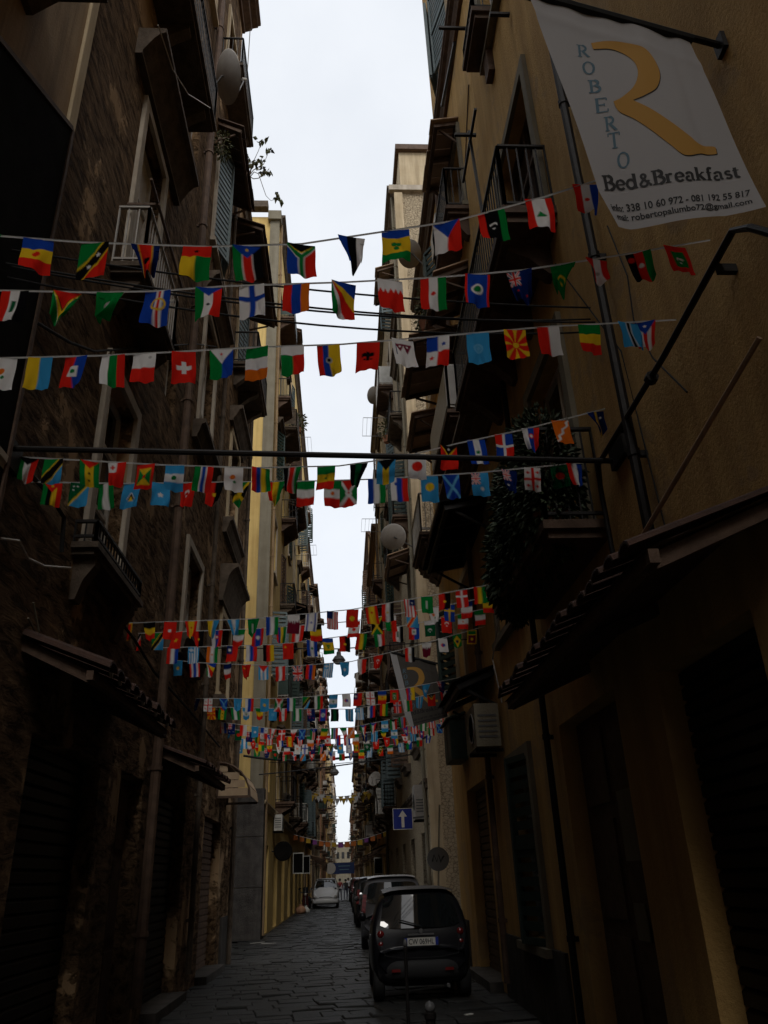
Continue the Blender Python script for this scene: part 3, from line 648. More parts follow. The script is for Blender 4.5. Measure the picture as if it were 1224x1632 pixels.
# ------------------------------------------------------------------ flags
C = {k: lin(tuple(int(v[i:i+2], 16)/255 for i in (0, 2, 4))) for k, v in dict(
    r='e62c20', w='f0eeec', b='1f48ae', n='152a66', g='12843c', d='0d5a34', y='f2c82a', k='141416', o='ea7420', l='3f9fd8', s='6cb8e4', m='7a1e36', t='b8b8b4').items()}
def star(s, t, r):
    a = math.atan2(t, -s); rho = math.hypot(s, t); k = math.pi/5
    aa = abs((a+k) % (2*k)-k)
    return rho < r*.42/(math.cos(aa)*.42+math.sin(aa)*.66+1e-6)*1.0 if aa > .02 else rho < r
# s runs down the hanging flag (hoist at the top), t across; ops are painted in order
FL = dict(
 andorra=[('H','byr'),('D',.5,.5,.13,'r')], kitts=[('G2','g','r'),('G',.24,'y'),('G',.17,'k'),('*',.33,.66,.10,'w'),('*',.66,.36,.10,'w')],
 swazi=[('V','nyryn',(2,.5,4,.5,2)),('D',.5,.5,.16,'k')], bissau=[('V','yg'),('R',0,.33,0,1,'r'),('*',.17,.5,.10,'k')], ssudan=[('V','gwrwk',(3,.4,3,.4,3)),('T',.36,'b'),('*',.12,.5,.08,'y')],
 safrica=[('V','br'),('Y','w',.24),('Y','g',.17),('T',.32,'y'),('T',.27,'k')], estonia=[('V','bkw')], vincent=[('H','byg',(1,2,1)),('D',.45,.42,.1,'g'),('D',.45,.58,.1,'g'),('D',.58,.5,.1,'g')],
 czech=[('V','wr'),('T',.5,'b')], libya=[('V','rkg',(1,2,1)),('CR',.5,.5,.14,'w','k')], lebanon=[('V','rwr',(1,2,1)),('TR',.5,.5,.2,'g')], paraguay=[('V','rwb'),('D',.5,.5,.1,'r')],
 iraq=[('V','rwk'),('R',.3,.7,.42,.58,'d')], guyana=[('F','g'),('T',.98,'w'),('T',.92,'y'),('T',.52,'k'),('T',.45,'r')], aunion=[('F','g'),('D',.45,.5,.2,'t')], capeverde=[('V','bwrwb',(5,1,1,1,3)),('RING',.4,.58,.24,.04,'y')],
 eqguinea=[('V','gwr'),('T',.25,'b'),('D',.55,.5,.07,'k')], finland=[('F','w'),('C',.4,.5,.11,'b')], armenia=[('V','rbo')], seychelles=[('FAN',)], bahrain=[('F','r'),('ZIG','w')],
 iran=[('V','rwg'),('D',.5,.5,.09,'r')], belize=[('V','rbr',(1,8,1)),('D',.5,.5,.25,'w'),('D',.5,.5,.15,'g')], nz=[('F','n'),('UK',),('*',.7,.3,.07,'r'),('*',.75,.7,.07,'r')], mauritania=[('F','g'),('CR',.5,.5,.2,'y','g')],
 peru=[('V','rwr'),('D',.5,.5,.1,'t')], malawi=[('V','krg'),('D',.2,.17,.14,'r'),('D',.5,.5,.12,'w')], maldives=[('F','r'),('R',.2,.8,.24,.76,'g'),('CR',.5,.5,.15,'w','g')],
 cyprus=[('F','w'),('D',.42,.45,.15,'o'),('D',.62,.56,.08,'g')], ukraine=[('V','yl')], haiti=[('V','rb'),('R',.33,.67,.3,.7,'w'),('D',.5,.5,.1,'g')], bulgaria=[('V','wgr')], malta=[('H','wr'),('D',.15,.75,.07,'t')],
 swiss=[('F','r'),('P',.5,.5,.30,.10,'w')], djibouti=[('V','gb'),('T',.45,'w'),('*',.15,.5,.08,'r')], ireland=[('H','gwo')], madagascar=[('V','gr'),('R',0,.3,0,1,'w')], ecuador=[('V','rby',(1,1,2)),('D',.5,.5,.14,'t'),('D',.5,.5,.08,'k')],
 albania=[('F','r'),('EAGLE',)], nepal=[('F','w'),('R',.18,.62,.14,.18,'n'),('NEP',)], panama=[('Q','b','w','w','r'),('*',.27,.75,.12,'b'),('*',.73,.25,.12,'r')], un=[('F','l'),('RING',.5,.5,.17,.05,'s'),('D',.5,.5,.09,'s')],
 macedonia=[('F','r'),('RAY','y'),('D',.5,.5,.17,'r'),('D',.5,.5,.14,'y')], monaco=[('V','rw')], mali=[('H','gyr')], botswana=[('V','lwkwl',(5,.5,2,.5,5))], puerto=[('V','rwrwr'),('T',.5,'b'),('*',.17,.5,.1,'w')],
 kuwait=[('V','gwr'),('T',.3,'k')], tanzania=[('G2','g','l'),('G',.26,'y'),('G',.19,'k')], saotome=[('V','gyg',(2,3,2)),('T',.3,'r'),('*',.5,.5,.09,'k'),('*',.76,.5,.09,'k')], tonga=[('F','r'),('R',0,.42,0,.5,'w'),('P',.2,.25,.14,.05,'r')],
 grenada=[('F','r'),('R',.16,.84,.14,.86,'y'),('S4',),('D',.5,.5,.1,'r')], guatemala=[('H','lwl'),('D',.5,.5,.13,'g')], gambia=[('V','gwbwr',(3,.5,2,.5,3))], mauritius=[('V','rbyg')], kenya=[('V','kwrwg',(3,.4,3,.4,3)),('D',.5,.5,.16,'r')],
 senegal=[('H','gyr'),('*',.5,.5,.10,'g')], bahamas=[('V','lyl'),('T',.45,'k')], japan=[('F','w'),('D',.5,.5,.29,'r')], timor=[('F','r'),('T',.5,'y'),('T',.36,'k'),('*',.14,.5,.09,'w')], salvador=[('V','bwb'),('D',.5,.5,.11,'g')],
 dominican=[('Q','r','b','b','r'),('C',.5,.5,.08,'w')], slovakia=[('V','wbr'),('D',.36,.5,.17,'r'),('D',.36,.5,.1,'w')], bhutan=[('G2','o','y'),('F','o'),('EAGLEW',)], nauru=[('F','n'),('R',0,1,.46,.54,'y'),('*',.3,.7,.1,'w')],
 mozambique=[('V','gkyr'),('T',.4,'r'),('*',.14,.5,.1,'y')], solomon=[('G2','d','l'),('G',.06,'y'),('*',.15,.2,.06,'w'),('*',.15,.4,.06,'w'),('*',.3,.2,.06,'w')], nigeria=[('V','gwg')], lucia=[('F','l'),('TR',.5,.5,.26,'w'),('TR',.52,.5,.21,'k'),('TR',.62,.5,.17,'y')],
 somalia=[('F','l'),('*',.5,.5,.19,'w')], turkey=[('F','r'),('CR',.42,.5,.2,'w','r')], jamaica=[('S3','g','k'),('S',.1,'y')], burundi=[('S3','r','g'),('S',.09,'w'),('D',.5,.5,.19,'w'),('D',.45,.5,.06,'r')], sierra=[('V','bwg')], slovenia=[('V','wbr'),('D',.25,.33,.11,'b')],
 palau=[('F','l'),('D',.42,.5,.25,'y')], scotland=[('F','b'),('S',.09,'s')], fiji=[('F','l'),('UK',),('D',.7,.6,.11,'w')], australia=[('F','n'),('UK',),('*',.72,.25,.09,'w'),('*',.75,.7,.06,'w')], georgia=[('F','w'),('C',.5,.5,.09,'r'),('P',.22,.22,.1,.04,'r'),('P',.22,.78,.1,.04,'r'),('P',.78,.22,.1,.04,'r'),('P',.78,.78,.1,.04,'r')],
 bangla=[('F','d'),('D',.46,.5,.24,'r')], usa=[('V','rwrwrwrwr'),('R',0,.42,0,.54,'n')], uk=[('F','n'),('UKF',)], kyrgyz=[('F','r'),('D',.5,.5,.2,'y')], spain=[('V','ryr',(1,2,1)),('D',.36,.5,.1,'r')], egypt=[('V','rwk'),('D',.5,.5,.08,'y')], liberia=[('V','rwrwrwr'),('R',0,.33,.5,1,'n'),('*',.17,.75,.09,'w')],
 saudi=[('F','g'),('R',.25,.75,.4,.48,'w')], denmark=[('F','r'),('C',.36,.5,.08,'w')], angola=[('V','rk'),('D',.5,.5,.12,'y')], bolivia=[('V','ryg')], france=[('H','nwr')], belgium=[('H','kyr')], germany=[('V','kry')], china=[('F','r'),('*',.22,.25,.12,'y')], vietnam=[('F','r'),('*',.5,.5,.2,'y')],
 hongkong=[('F','r'),('D',.5,.5,.14,'w')], montenegro=[('F','y'),('R',.06,.94,.08,.92,'r'),('D',.5,.5,.14,'y')], trinidad=[('F','r'),('G',.22,'w'),('G',.15,'k')], netherlands=[('V','rwb')], greece=[('V','lwlwlwlwl'),('R',0,.37,0,.55,'l'),('P',.18,.28,.2,.05,'w')], niger=[('V','owg'),('D',.5,.5,.08,'o')], taiwan=[('F','r'),('R',0,.5,0,.5,'n'),('D',.25,.25,.13,'w')],
 russia=[('V','wbr')], laos=[('V','rbr',(1,2,1)),('D',.5,.5,.16,'w')], kazakh=[('F','l'),('D',.5,.5,.16,'y')], thailand=[('V','rwbwr',(1,1,2,1,1))], cuba=[('V','lwlwl'),('T',.45,'r')], austria=[('V','rwr')], sweden=[('F','b'),('C',.36,.5,.09,'y')], pakistan=[('F','d'),('R',0,.25,0,1,'w'),('CR',.6,.5,.18,'w','d')],
 korea=[('F','w'),('D',.5,.46,.2,'r'),('D',.5,.56,.16,'b')], brazil=[('F','g'),('DIA','y'),('D',.5,.5,.16,'n')], mexico=[('H','gwr'),('D',.5,.5,.1,'o')], qatar=[('F','m'),('ZIG','w')], israel=[('V','wbwbw',(1,1,4,1,1)),('*',.5,.5,.12,'b')], argentina=[('V','lwl'),('D',.5,.5,.09,'y')], italy=[('H','gwr')], poland=[('V','wr')], honduras=[('V','lwl')],
 dark=[('V','kdk')], canada=[('H','rwr',(1,2,1)),('D',.5,.5,.16,'r')], norway=[('F','r'),('C',.36,.5,.11,'w'),('C',.36,.5,.06,'n')], congo=[('F','l'),('G',.2,'y'),('G',.13,'r')], srilanka=[('F','y'),('R',.05,.3,.1,.9,'g'),('R',.36,.95,.1,.9,'m'),('D',.65,.5,.14,'y')])
CN = dict(r='red', w='white', b='blue', n='navy', g='green', d='dark green', y='yellow', k='black', o='orange', l='light blue', s='pale blue', m='maroon', t='grey')
def bands(cols, wts, v):
    wts = wts or [1]*len(cols); tot = sum(wts); a = 0
    for c, w_ in zip(cols, wts):
        a += w_/tot
        if v <= a+1e-6: return c
    return cols[-1]
def uk(s, t, c):
    a = abs(s-t); b_ = abs(s-1+t)
    if min(abs(s-.5), abs(t-.5)) < .07: return 'r'
    if min(abs(s-.5), abs(t-.5)) < .13: return 'w'
    if min(a, b_) < .06: return 'r'
    if min(a, b_) < .15: return 'w'
    return c
def flag_at(ops, s, t):
    c = 'w'; A = 1.5
    for o in ops:
        k = o[0]
        if k == 'F': c = o[1]
        elif k == 'H': c = bands(o[1], o[2] if len(o) > 2 else None, s)
        elif k == 'V': c = bands(o[1], o[2] if len(o) > 2 else None, t)
        elif k == 'D':
            if math.hypot((s-o[1])*A, t-o[2]) < o[3]: c = o[4]
        elif k == 'RING':
            if abs(math.hypot((s-o[1])*A, t-o[2])-o[3]) < o[4]: c = o[5]
        elif k == 'CR':
            if math.hypot((s-o[1])*A, t-o[2]) < o[3] and math.hypot((s-o[1]-.05)*A, t-o[2]) > o[3]*.8: c = o[4]
            if math.hypot((s-o[1]-.12)*A, t-o[2]) < o[3]*.35: c = o[4]
        elif k == 'T':
            if s < o[1]*(1-abs(2*t-1)): c = o[2]
        elif k == 'TR':
            u = (s-o[1])*A
            if -o[3] < u < o[3]*.8 and abs(t-o[2]) < (u+o[3])*.55: c = o[4]
        elif k == 'R':
            if o[1] <= s <= o[2] and o[3] <= t <= o[4]: c = o[5]
        elif k == 'C':
            if abs(s-o[1])*A < o[3] or abs(t-o[2]) < o[3]: c = o[4]
        elif k == 'P':
            u, v = abs(s-o[1])*A, abs(t-o[2])
            if (u < o[3] and v < o[4]) or (v < o[3] and u < o[4]): c = o[5]
        elif k == 'S':
            if min(abs(s-t), abs(s-1+t)) < o[1]: c = o[2]
        elif k == 'S3': c = o[1] if abs(s-.5) > abs(t-.5) else o[2]
        elif k == 'S4':
            if .16 < s < .84 and .14 < t < .86 and abs(s-.5)*1.1 < abs(t-.5): c = 'g'
        elif k == 'G2': c = o[1] if t < 1-s else o[2]
        elif k == 'G':
            if abs(t-1+s) < o[1]: c = o[2]
        elif k == 'Y':
            w_ = o[2]*.5
            if (s > .38 and abs(t-.5) < w_) or (s <= .5 and abs(abs(t-.5)-(.5-s*1.15)) < w_*1.1 and s < .46): c = o[1]
        elif k == '*':
            if star((s-o[1])*A, t-o[2], o[3]): c = o[4]
        elif k == 'FAN':
            a = math.degrees(math.atan2(1-t, 1e-6+s*1.3)) if False else math.degrees(math.atan2(t, s*1.3+1e-6))
            c = 'g' if a < 14 else 'w' if a < 27 else 'r' if a < 45 else 'y' if a < 63 else 'b'
        elif k == 'ZIG':
            if s < .28+.16*abs(((t*5) % 1)-.5)*2: c = o[1]
        elif k == 'UK':
            if s < .5 and t < .5: c = uk(s*2, t*2, 'n')
        elif k == 'UKF': c = uk(s, t, 'n')
        elif k == 'EAGLE':
            u, v = (s-.48)*A, abs(t-.5)
            if (v < .07 and abs(u) < .24) or (v < .27 and abs(u+.10-.5*abs(v-.15)) < .10) or (.1 < v < .2 and abs(u-.17) < .035): c = 'k'
        elif k == 'EAGLEW':
            if abs(t-1+s+.07*math.sin(s*20)) < .08: c = 'w'
        elif k == 'NEP':
            u = s-.18
            if 0 < u < .30 and .16 < t < .5 and u < .30-(abs(t-.33))*1.4: c = 'm'
            if 0 < u < .34 and .5 <= t < .86 and u < .36-(abs(t-.66))*1.5: c = 'm'
            if math.hypot((u-.1)*A, t-.33) < .05 or math.hypot((u-.1)*A, t-.66) < .05: c = 'w'
        elif k == 'Q':
            c = o[1] if s < .5 and t < .5 else o[2] if s < .5 else o[3] if t < .5 else o[4]
        elif k == 'DIA':
            if abs(s-.5)+abs(t-.5) < .43: c = o[1]
        elif k == 'RAY':
            a = (math.degrees(math.atan2((s-.5)*A*.75, t-.5)) % 45)
            rr = math.hypot((s-.5)*A, t-.5)
            if min(a, 45-a) < 3+rr*9: c = o[1]
    return c
FW, FH = .162, .245
def make_flag(parent, base, name, res, rnd, fold=0, yaw=None, roll=0, scale=1):
    nu, nv = res
    ops = FL[name]; me = MB(); cols = []
    yaw = rnd.gauss(0, .19) if yaw is None else yaw; sway = rnd.gauss(0, .08); amp = rnd.uniform(.004, .014); ph = rnd.uniform(0, 6.3); cur = rnd.gauss(0, .05)
    cy, sy = math.cos(yaw), math.sin(yaw); lift = rnd.uniform(-.02, .02)
    fs = fold*rnd.choice((-1, 1)) if fold else 0
    tw = rnd.gauss(0, .15); roll = rnd.gauss(0, .05)
    for j in range(nv+1):
        s = j/nv
        for i in range(nu+1):
            t = i/nu; u = (t-.5)*FW*scale
            if fold: u = u*(1-fold*.75*s)+fs*.035*s
            dz = -s*FH*scale*(1-.30*fold*abs(t-.5)*2*(s > .2))
            dy = amp*math.sin(ph+t*5+s*3)*s*1.6+sway*s*FH*.9+cur*s*s*.6*FH+lift*s + (fold*.05*math.sin(t*9+ph)*s)
            dy += .006*math.sin(t*13+ph*2+s*4)*s+.007*math.exp(-((t-.3-.4*s+.15*math.sin(ph))/.09)**2)*min(1, s*3)
            uu = u+roll*s*FH+.004*math.sin(s*6+ph)*s
            a = yaw*0+tw*s
            X_, Y_ = uu*cy-dy*sy, uu*sy+dy*cy
            X_, Y_ = X_*math.cos(a)-Y_*math.sin(a), X_*math.sin(a)+Y_*math.cos(a)
            me.v.append((base[0]+X_, base[1]+Y_, base[2]+dz+math.sin(t*3.14)*-.004))
            ss, tt = min(max(s, .003), .997), min(max(t, .003), .997)
            acc = [0, 0, 0]
            for (p, q) in ((-.25, -.25), (.25, -.25), (-.25, .25), (.25, .25)):
                c = C[flag_at(ops, min(max(ss+p/nv, .002), .998), min(max(tt+q/nu, .002), .998))]
                for z in range(3): acc[z] += c[z]/4
            cols += [*acc, 1]
    me.f = [(j*(nu+1)+i, j*(nu+1)+i+1, (j+1)*(nu+1)+i+1, (j+1)*(nu+1)+i) for j in range(nv) for i in range(nu)]
    o = me.build('flag', M['flag'], parent, smooth=True)
    at = o.data.color_attributes.new('print', 'FLOAT_COLOR', 'POINT'); at.data.foreach_set('color', cols)
    used = []
    for op in ops:
        for a in op[1:]:
            if isinstance(a, str):
                for ch in a:
                    if ch in CN and CN[ch] not in used: used.append(CN[ch])
    if len(used) >= 1: o['label'] = 'small flag in '+(', '.join(used[:3]))
    return o
def interp(pts, x):
    for (a, b) in zip(pts, pts[1:]):
        if a[0] <= x <= b[0]: return a[1]+(b[1]-a[1])*(x-a[0])/(b[0]-a[0])
    a, b = (pts[0], pts[1]) if x < pts[0][0] else (pts[-2], pts[-1])
    return a[1]+(b[1]-a[1])*(x-a[0])/(b[0]-a[0])
def bunting(label, px_pts, y, flags, res, seed, tape=.009, yr=None):
    """flags: list of (pixel x of the top centre, design[, fold]); the cord hangs across the street at distance y"""
    rnd = random.Random(seed); yr = y if yr is None else yr
    def Y(px): return y+(yr-y)*(px-px_pts[0][0])/(px_pts[-1][0]-px_pts[0][0])
    ctrl = [on_y(px, py, Y(px)) for px, py in px_pts]
    # run the two ends on to the walls
    def ext(a, b, xw):
        return a if abs(b.x-a.x) < 1e-3 else a+(a-b)*((xw-a.x)/(a.x-b.x))
    if ctrl[0].x > -XL+.02: ctrl.insert(0, ext(ctrl[0], ctrl[1], -XL+.01))
    if ctrl[-1].x < XR-.02: ctrl.append(ext(ctrl[-1], ctrl[-2], XR-.01))
    t = thing('flag_bunting', label, 'bunting', ctrl[0], group='flag buntings strung across the street')
    MB().tube(ctrl, tape*.35, 4).build('cord', M['cord'], t)
    tp = MB()                                  # the white tape hemmed over the cord
    for (a, b) in zip(ctrl, ctrl[1:]): tp.add([a+Vector((0,.006,.004)), b+Vector((0,.006,.004)), b+Vector((0,.003,-tape)), a+Vector((0,.003,-tape))], [(0,1,2,3)])
    tp.build('tape', M['cord'], t)
    for f in flags:
        px = f[0]; p = on_y(px, interp(px_pts, px), Y(px)); make_flag(t, p-Vector((0,0,tape*.5)), f[1], res, rnd, f[2] if len(f) > 2 else 0)
    return t
NEAR = (26, 38)
bunting('nearest string of flags, top row, its right end passing behind the white banner', [(-60,371),(0,375),(130,385),(330,392),(480,388),(560,376),(640,364),(730,350),(870,312),(950,287)], 3.35,
  [(-20,'kenya'),(62,'andorra'),(152,'kitts'),(232,'swazi',.8),(315,'bissau'),(393,'ssudan'),(480,'safrica'),(560,'estonia',.75),(630,'vincent'),(711,'czech'),(782,'libya'),(857,'lebanon'),(932,'paraguay',.3)], NEAR, 101)
bunting('second string of flags from the top, with the white and blue cross flag', [(-60,463),(0,462),(150,465),(250,463),(360,455),(550,449),(700,441),(830,430),(950,412),(1095,388)], 3.75,
  [(-45,'honduras'),(25,'iraq'),(108,'guyana',.7),(176,'aunion',.8),(252,'capeverde'),(333,'eqguinea'),(401,'finland'),(473,'armenia'),(548,'seychelles'),(621,'bahrain'),(690,'iran'),(761,'belize'),(827,'nz',.5),(897,'mauritania',.85),(950,'peru',.5),(1016,'malawi',.3),(1074,'maldives')], NEAR, 102)
bunting('third string of flags from the top, with the square red flag bearing a white cross', [(-60,570),(0,570),(160,566),(280,560),(400,553),(545,548),(700,535),(870,520),(1040,511)], 4.4,
  [(-25,'poland'),(8,'cyprus'),(65,'ukraine'),(122,'haiti'),(181,'bulgaria'),(231,'malta'),(293,'swiss'),(353,'djibouti'),(410,'ireland'),(466,'madagascar'),(523,'ecuador'),(587,'albania'),(641,'nepal'),(698,'panama'),(761,'un'),(820,'macedonia'),(873,'monaco'),(938,'mali'),(1000,'botswana'),(1026,'puerto',.4)], NEAR, 103)
bunting('fourth string of flags, rising to the right, with the white flag bearing a red disc', [(35,728),(130,733),(250,740),(400,745),(540,742),(640,728),(730,706),(830,685),(968,650)], 6.0,
  [(46,'kuwait',.3),(86,'tanzania'),(143,'saotome'),(187,'tonga',.3),(233,'grenada'),(279,'guatemala'),(326,'gambia'),(373,'cyprus'),(416,'mauritius'),(466,'kenya',.5),(520,'senegal'),(572,'dark',.7),(616,'bahamas'),(664,'japan'),(715,'timor'),(758,'salvador'),(802,'dominican'),(845,'slovakia',.5),(892,'bhutan'),(948,'nauru',.7)], (20, 30), 104)
bunting('fifth string of flags, just under the one with the red disc flag', [(70,768),(200,770),(350,768),(500,766),(600,763),(760,753),(915,738)], 6.35,
  [(85,'mozambique'),(128,'solomon'),(169,'nigeria'),(212,'lucia'),(257,'somalia'),(300,'turkey',.4),(344,'angola',.3),(384,'jamaica',.5),(440,'bolivia',.6),(488,'italy'),(530,'mexico'),(556,'burundi'),(600,'sierra'),(636,'slovenia'),(684,'palau'),(718,'scotland',.3),(764,'fiji'),(811,'australia',.3),(848,'georgia'),(890,'bangla'),(914,'netherlands',.4)], (18, 27), 105)
MIDRES = (12, 18)
names = list(FL); rb = random.Random(5)
def auto(px0, px1, step, lead=()):
    out = []; x = px0; i = 0
    while x < px1:
        out.append((x, lead[i] if i < len(lead) else rb.choice(names), rb.choice((0, 0, 0, 0, .4, .7)))); x += step*rb.uniform(.82, 1.18); i += 1
    return out
bunting('upper string of the middle cluster of flags, starting at the yellow-rimmed red flag', [(195,993),(400,986),(560,971),(680,950),(795,929)], 10.0,
  [(202,'montenegro'),(238,'belgium',.4),(272,'hongkong'),(305,'spain',.6),(340,'ukraine',.7),(372,'argentina',.8),(404,'saudi',.6),(434,'sierra'),(468,'qatar'),(497,'israel'),(530,'usa'),(562,'kyrgyz'),(591,'spain'),(618,'egypt'),(652,'liberia'),(680,'saudi'),(708,'angola'),(735,'denmark'),(764,'bolivia'),(784,'dark')], MIDRES, 106)
bunting('second string of the middle cluster, ending in green and red on the right', [(200,1010),(420,1001),(560,990),(680,970),(795,948)], 10.5,
  [(215,'trinidad'),(252,'tanzania'),(283,'vietnam'),(316,'angola',.6),(346,'slovakia',.3),(382,'italy',.3),(412,'laos'),(447,'mauritius',.5),(476,'peru'),(503,'romania' if 'romania' in FL else 'belgium'),(565,'canada'),(600,'jamaica'),(622,'madagascar'),(655,'congo'),(690,'cyprus',.5),(716,'sweden'),(744,'france'),(776,'mali')], MIDRES, 107)
bunting('third string of the middle cluster of flags, with the striped blue and white one', [(205,1033),(300,1031),(440,1027),(560,1012),(680,990),(790,966)], 11.4,
  [(232,'trinidad',.5),(276,'netherlands'),(309,'greece'),(339,'niger'),(371,'taiwan'),(401,'russia'),(428,'germany'),(459,'china'),(497,'salvador'),(522,'vincent'),(549,'angola'),(577,'bolivia'),(604,'kuwait'),(634,'iraq'),(660,'haiti'),(684,'pakistan'),(711,'turkey'),(737,'mexico'),(764,'italy')], MIDRES, 108)
bunting('fourth string of the middle cluster, sagging, with the navy and red cross flag', [(240,1048),(320,1056),(460,1062),(560,1054),(640,1035),(765,1000)], 12.8,
  [(262,'uk',.6),(284,'kazakh'),(310,'thailand'),(337,'seychelles',.5),(363,'france'),(393,'china',.7),(420,'cuba'),(447,'austria'),(474,'uk'),(496,'armenia'),(524,'greece'),(549,'somalia',.4),(577,'poland',.3),(603,'turkey',.6),(653,'egypt'),(680,'qatar',.3),(705,'korea'),(728,'brazil',.3),(752,'srilanka')], MIDRES, 109)
FARRES = (8, 12)
bunting('top string of the far cluster of flags, almost level', [(308,1113),(450,1113),(560,1105),(640,1098),(720,1082)], 15.0, auto(312, 720, 22, ('australia','georgia','scotland','un','russia','kazakh','burundi','sierra')), FARRES, 110)
bunting('second string of the far cluster, with the white flag and thick red cross', [(312,1126),(450,1129),(560,1130),(650,1114),(720,1098)], 16.0, auto(318, 722, 20, ('turkey','macedonia','saotome','nigeria','guatemala','mali','un','peru','nigeria')), FARRES, 111)
bunting('third string of the far cluster of flags, sagging in the middle', [(330,1148),(450,1163),(560,1159),(640,1143),(712,1118)], 18.4, auto(336, 712, 16), FARRES, 112)
bunting('fourth string of the far cluster, in front of the low overhead cable', [(345,1158),(450,1174),(560,1171),(640,1159),(710,1138)], 19.6, auto(350, 708, 15), FARRES, 113)
bunting('fifth string of the far cluster, close above the low overhead cable', [(356,1172),(450,1187),(560,1185),(640,1171),(705,1152)], 21.2, auto(360, 704, 14.5), FARRES, 114)
bunting('lowest string of the far cluster of flags, hanging at the low overhead cable', [(362,1182),(450,1198),(560,1197),(640,1184),(690,1168)], 22.3, auto(366, 690, 15), FARRES, 115)
# far pennants
def pennants(label, y, z, n, cols, tri=True, size=.5):
    t = thing('pennant_string', label, 'bunting', (-XL, y, z), group='far strings of pennants')
    pts = [Vector((-XL+.02+(XL+XR-.04)*k/12, y, z-.5*math.sin(math.pi*k/12))) for k in range(13)]
    MB().tube(pts, .012, 4).build('cord', M['cord'], t)
    for k in range(n):
        f = (k+.5)/n; p = Vector((-XL+(XL+XR)*f, y, z-.5*math.sin(math.pi*f))); s = size*random.uniform(.8, 1.1); a = random.uniform(-.3, .3)
        q = [p+Vector((-s/2, 0, 0)), p+Vector((s/2, a*.1, 0)), p+Vector((a*.2, .05, -s*1.15))] if tri else [p+Vector((-s/2,0,0)), p+Vector((s/2,0,0)), p+Vector((s/2,.04,-s)), p+Vector((-s/2,.03,-s))]
        MB().add(q+[v+Vector((0,.006,0)) for v in q], [tuple(range(len(q))), tuple(range(len(q), 2*len(q)))[::-1]]).build('pennant', cols[k % len(cols)], t)
Yl, Wt, Or, Vi = cloth_mat('yellow_cloth', (.62, .42, .06), .4), cloth_mat('white_cloth', (.65, .65, .65), .4), cloth_mat('orange_cloth', (.6, .2, .06), .4), cloth_mat('violet_cloth', (.3, .1, .35), .4)
pennants('string of yellow triangular pennants across the far street', 58, 7.3, 12, [Yl, Yl, Wt], True, .42)
pennants('second string of yellow and white pennants a little farther off', 64, 8.0, 11, [Wt, Yl], True, .42)
pennants('string of small square orange, red and yellow pennants low in the far street', 46, 4.0, 15, [Or, Or, Yl, Vi], False, .26)

# ------------------------------------------------------------------ lettering
def text_mesh(body, bold=0.0, align='LEFT'):
    cu = bpy.data.curves.new('text', 'FONT'); cu.body = body; cu.size = 1; cu.offset = bold; cu.align_x = align; cu.resolution_u = 3
    o = bpy.data.objects.new('text', cu); COL.objects.link(o)
    dg = bpy.context.evaluated_depsgraph_get(); me = bpy.data.meshes.new_from_object(o.evaluated_get(dg))
    vs = [tuple(v.co) for v in me.vertices]; fs = [tuple(p.vertices) for p in me.polygons]
    bpy.data.objects.remove(o); bpy.data.curves.remove(cu); bpy.data.meshes.remove(me)
    return vs, fs
def fit(vs, x0, x1, y0, y1):
    ax, bx = min(v[0] for v in vs), max(v[0] for v in vs); ay, by = min(v[1] for v in vs), max(v[1] for v in vs)
    return [(x0+(v[0]-ax)/(bx-ax)*(x1-x0), y0+(v[1]-ay)/(by-ay)*(y1-y0)) for v in vs]
def stroke(pts, w, closed=False):
    """2-D ribbon along a polyline -> verts, faces; w may vary"""
    n = len(pts); vs = []; fs = []
    ww = w if isinstance(w, (list, tuple)) else [w]*n
    for i in range(n):
        a = pts[(i-1) % n] if closed or i > 0 else pts[i]; b = pts[(i+1) % n] if closed or i < n-1 else pts[i]
        dx, dy = b[0]-a[0], b[1]-a[1]; l = math.hypot(dx, dy) or 1; nx, ny = -dy/l*ww[i]/2, dx/l*ww[i]/2
        vs += [(pts[i][0]+nx, pts[i][1]+ny), (pts[i][0]-nx, pts[i][1]-ny)]
    for i in range(n if closed else n-1):
        j = (i+1) % n; fs.append((2*i, 2*i+1, 2*j+1, 2*j))
    return vs, fs
def arc(cx, cy, rx, ry, a0, a1, n=12): return [(cx+rx*math.cos(R_(a0+(a1-a0)*k/n)), cy+ry*math.sin(R_(a0+(a1-a0)*k/n))) for k in range(n+1)]
SER = lambda x, y, w=.30: [(x-w/2, y), (x+w/2, y)]
THK, THN = .17, .075
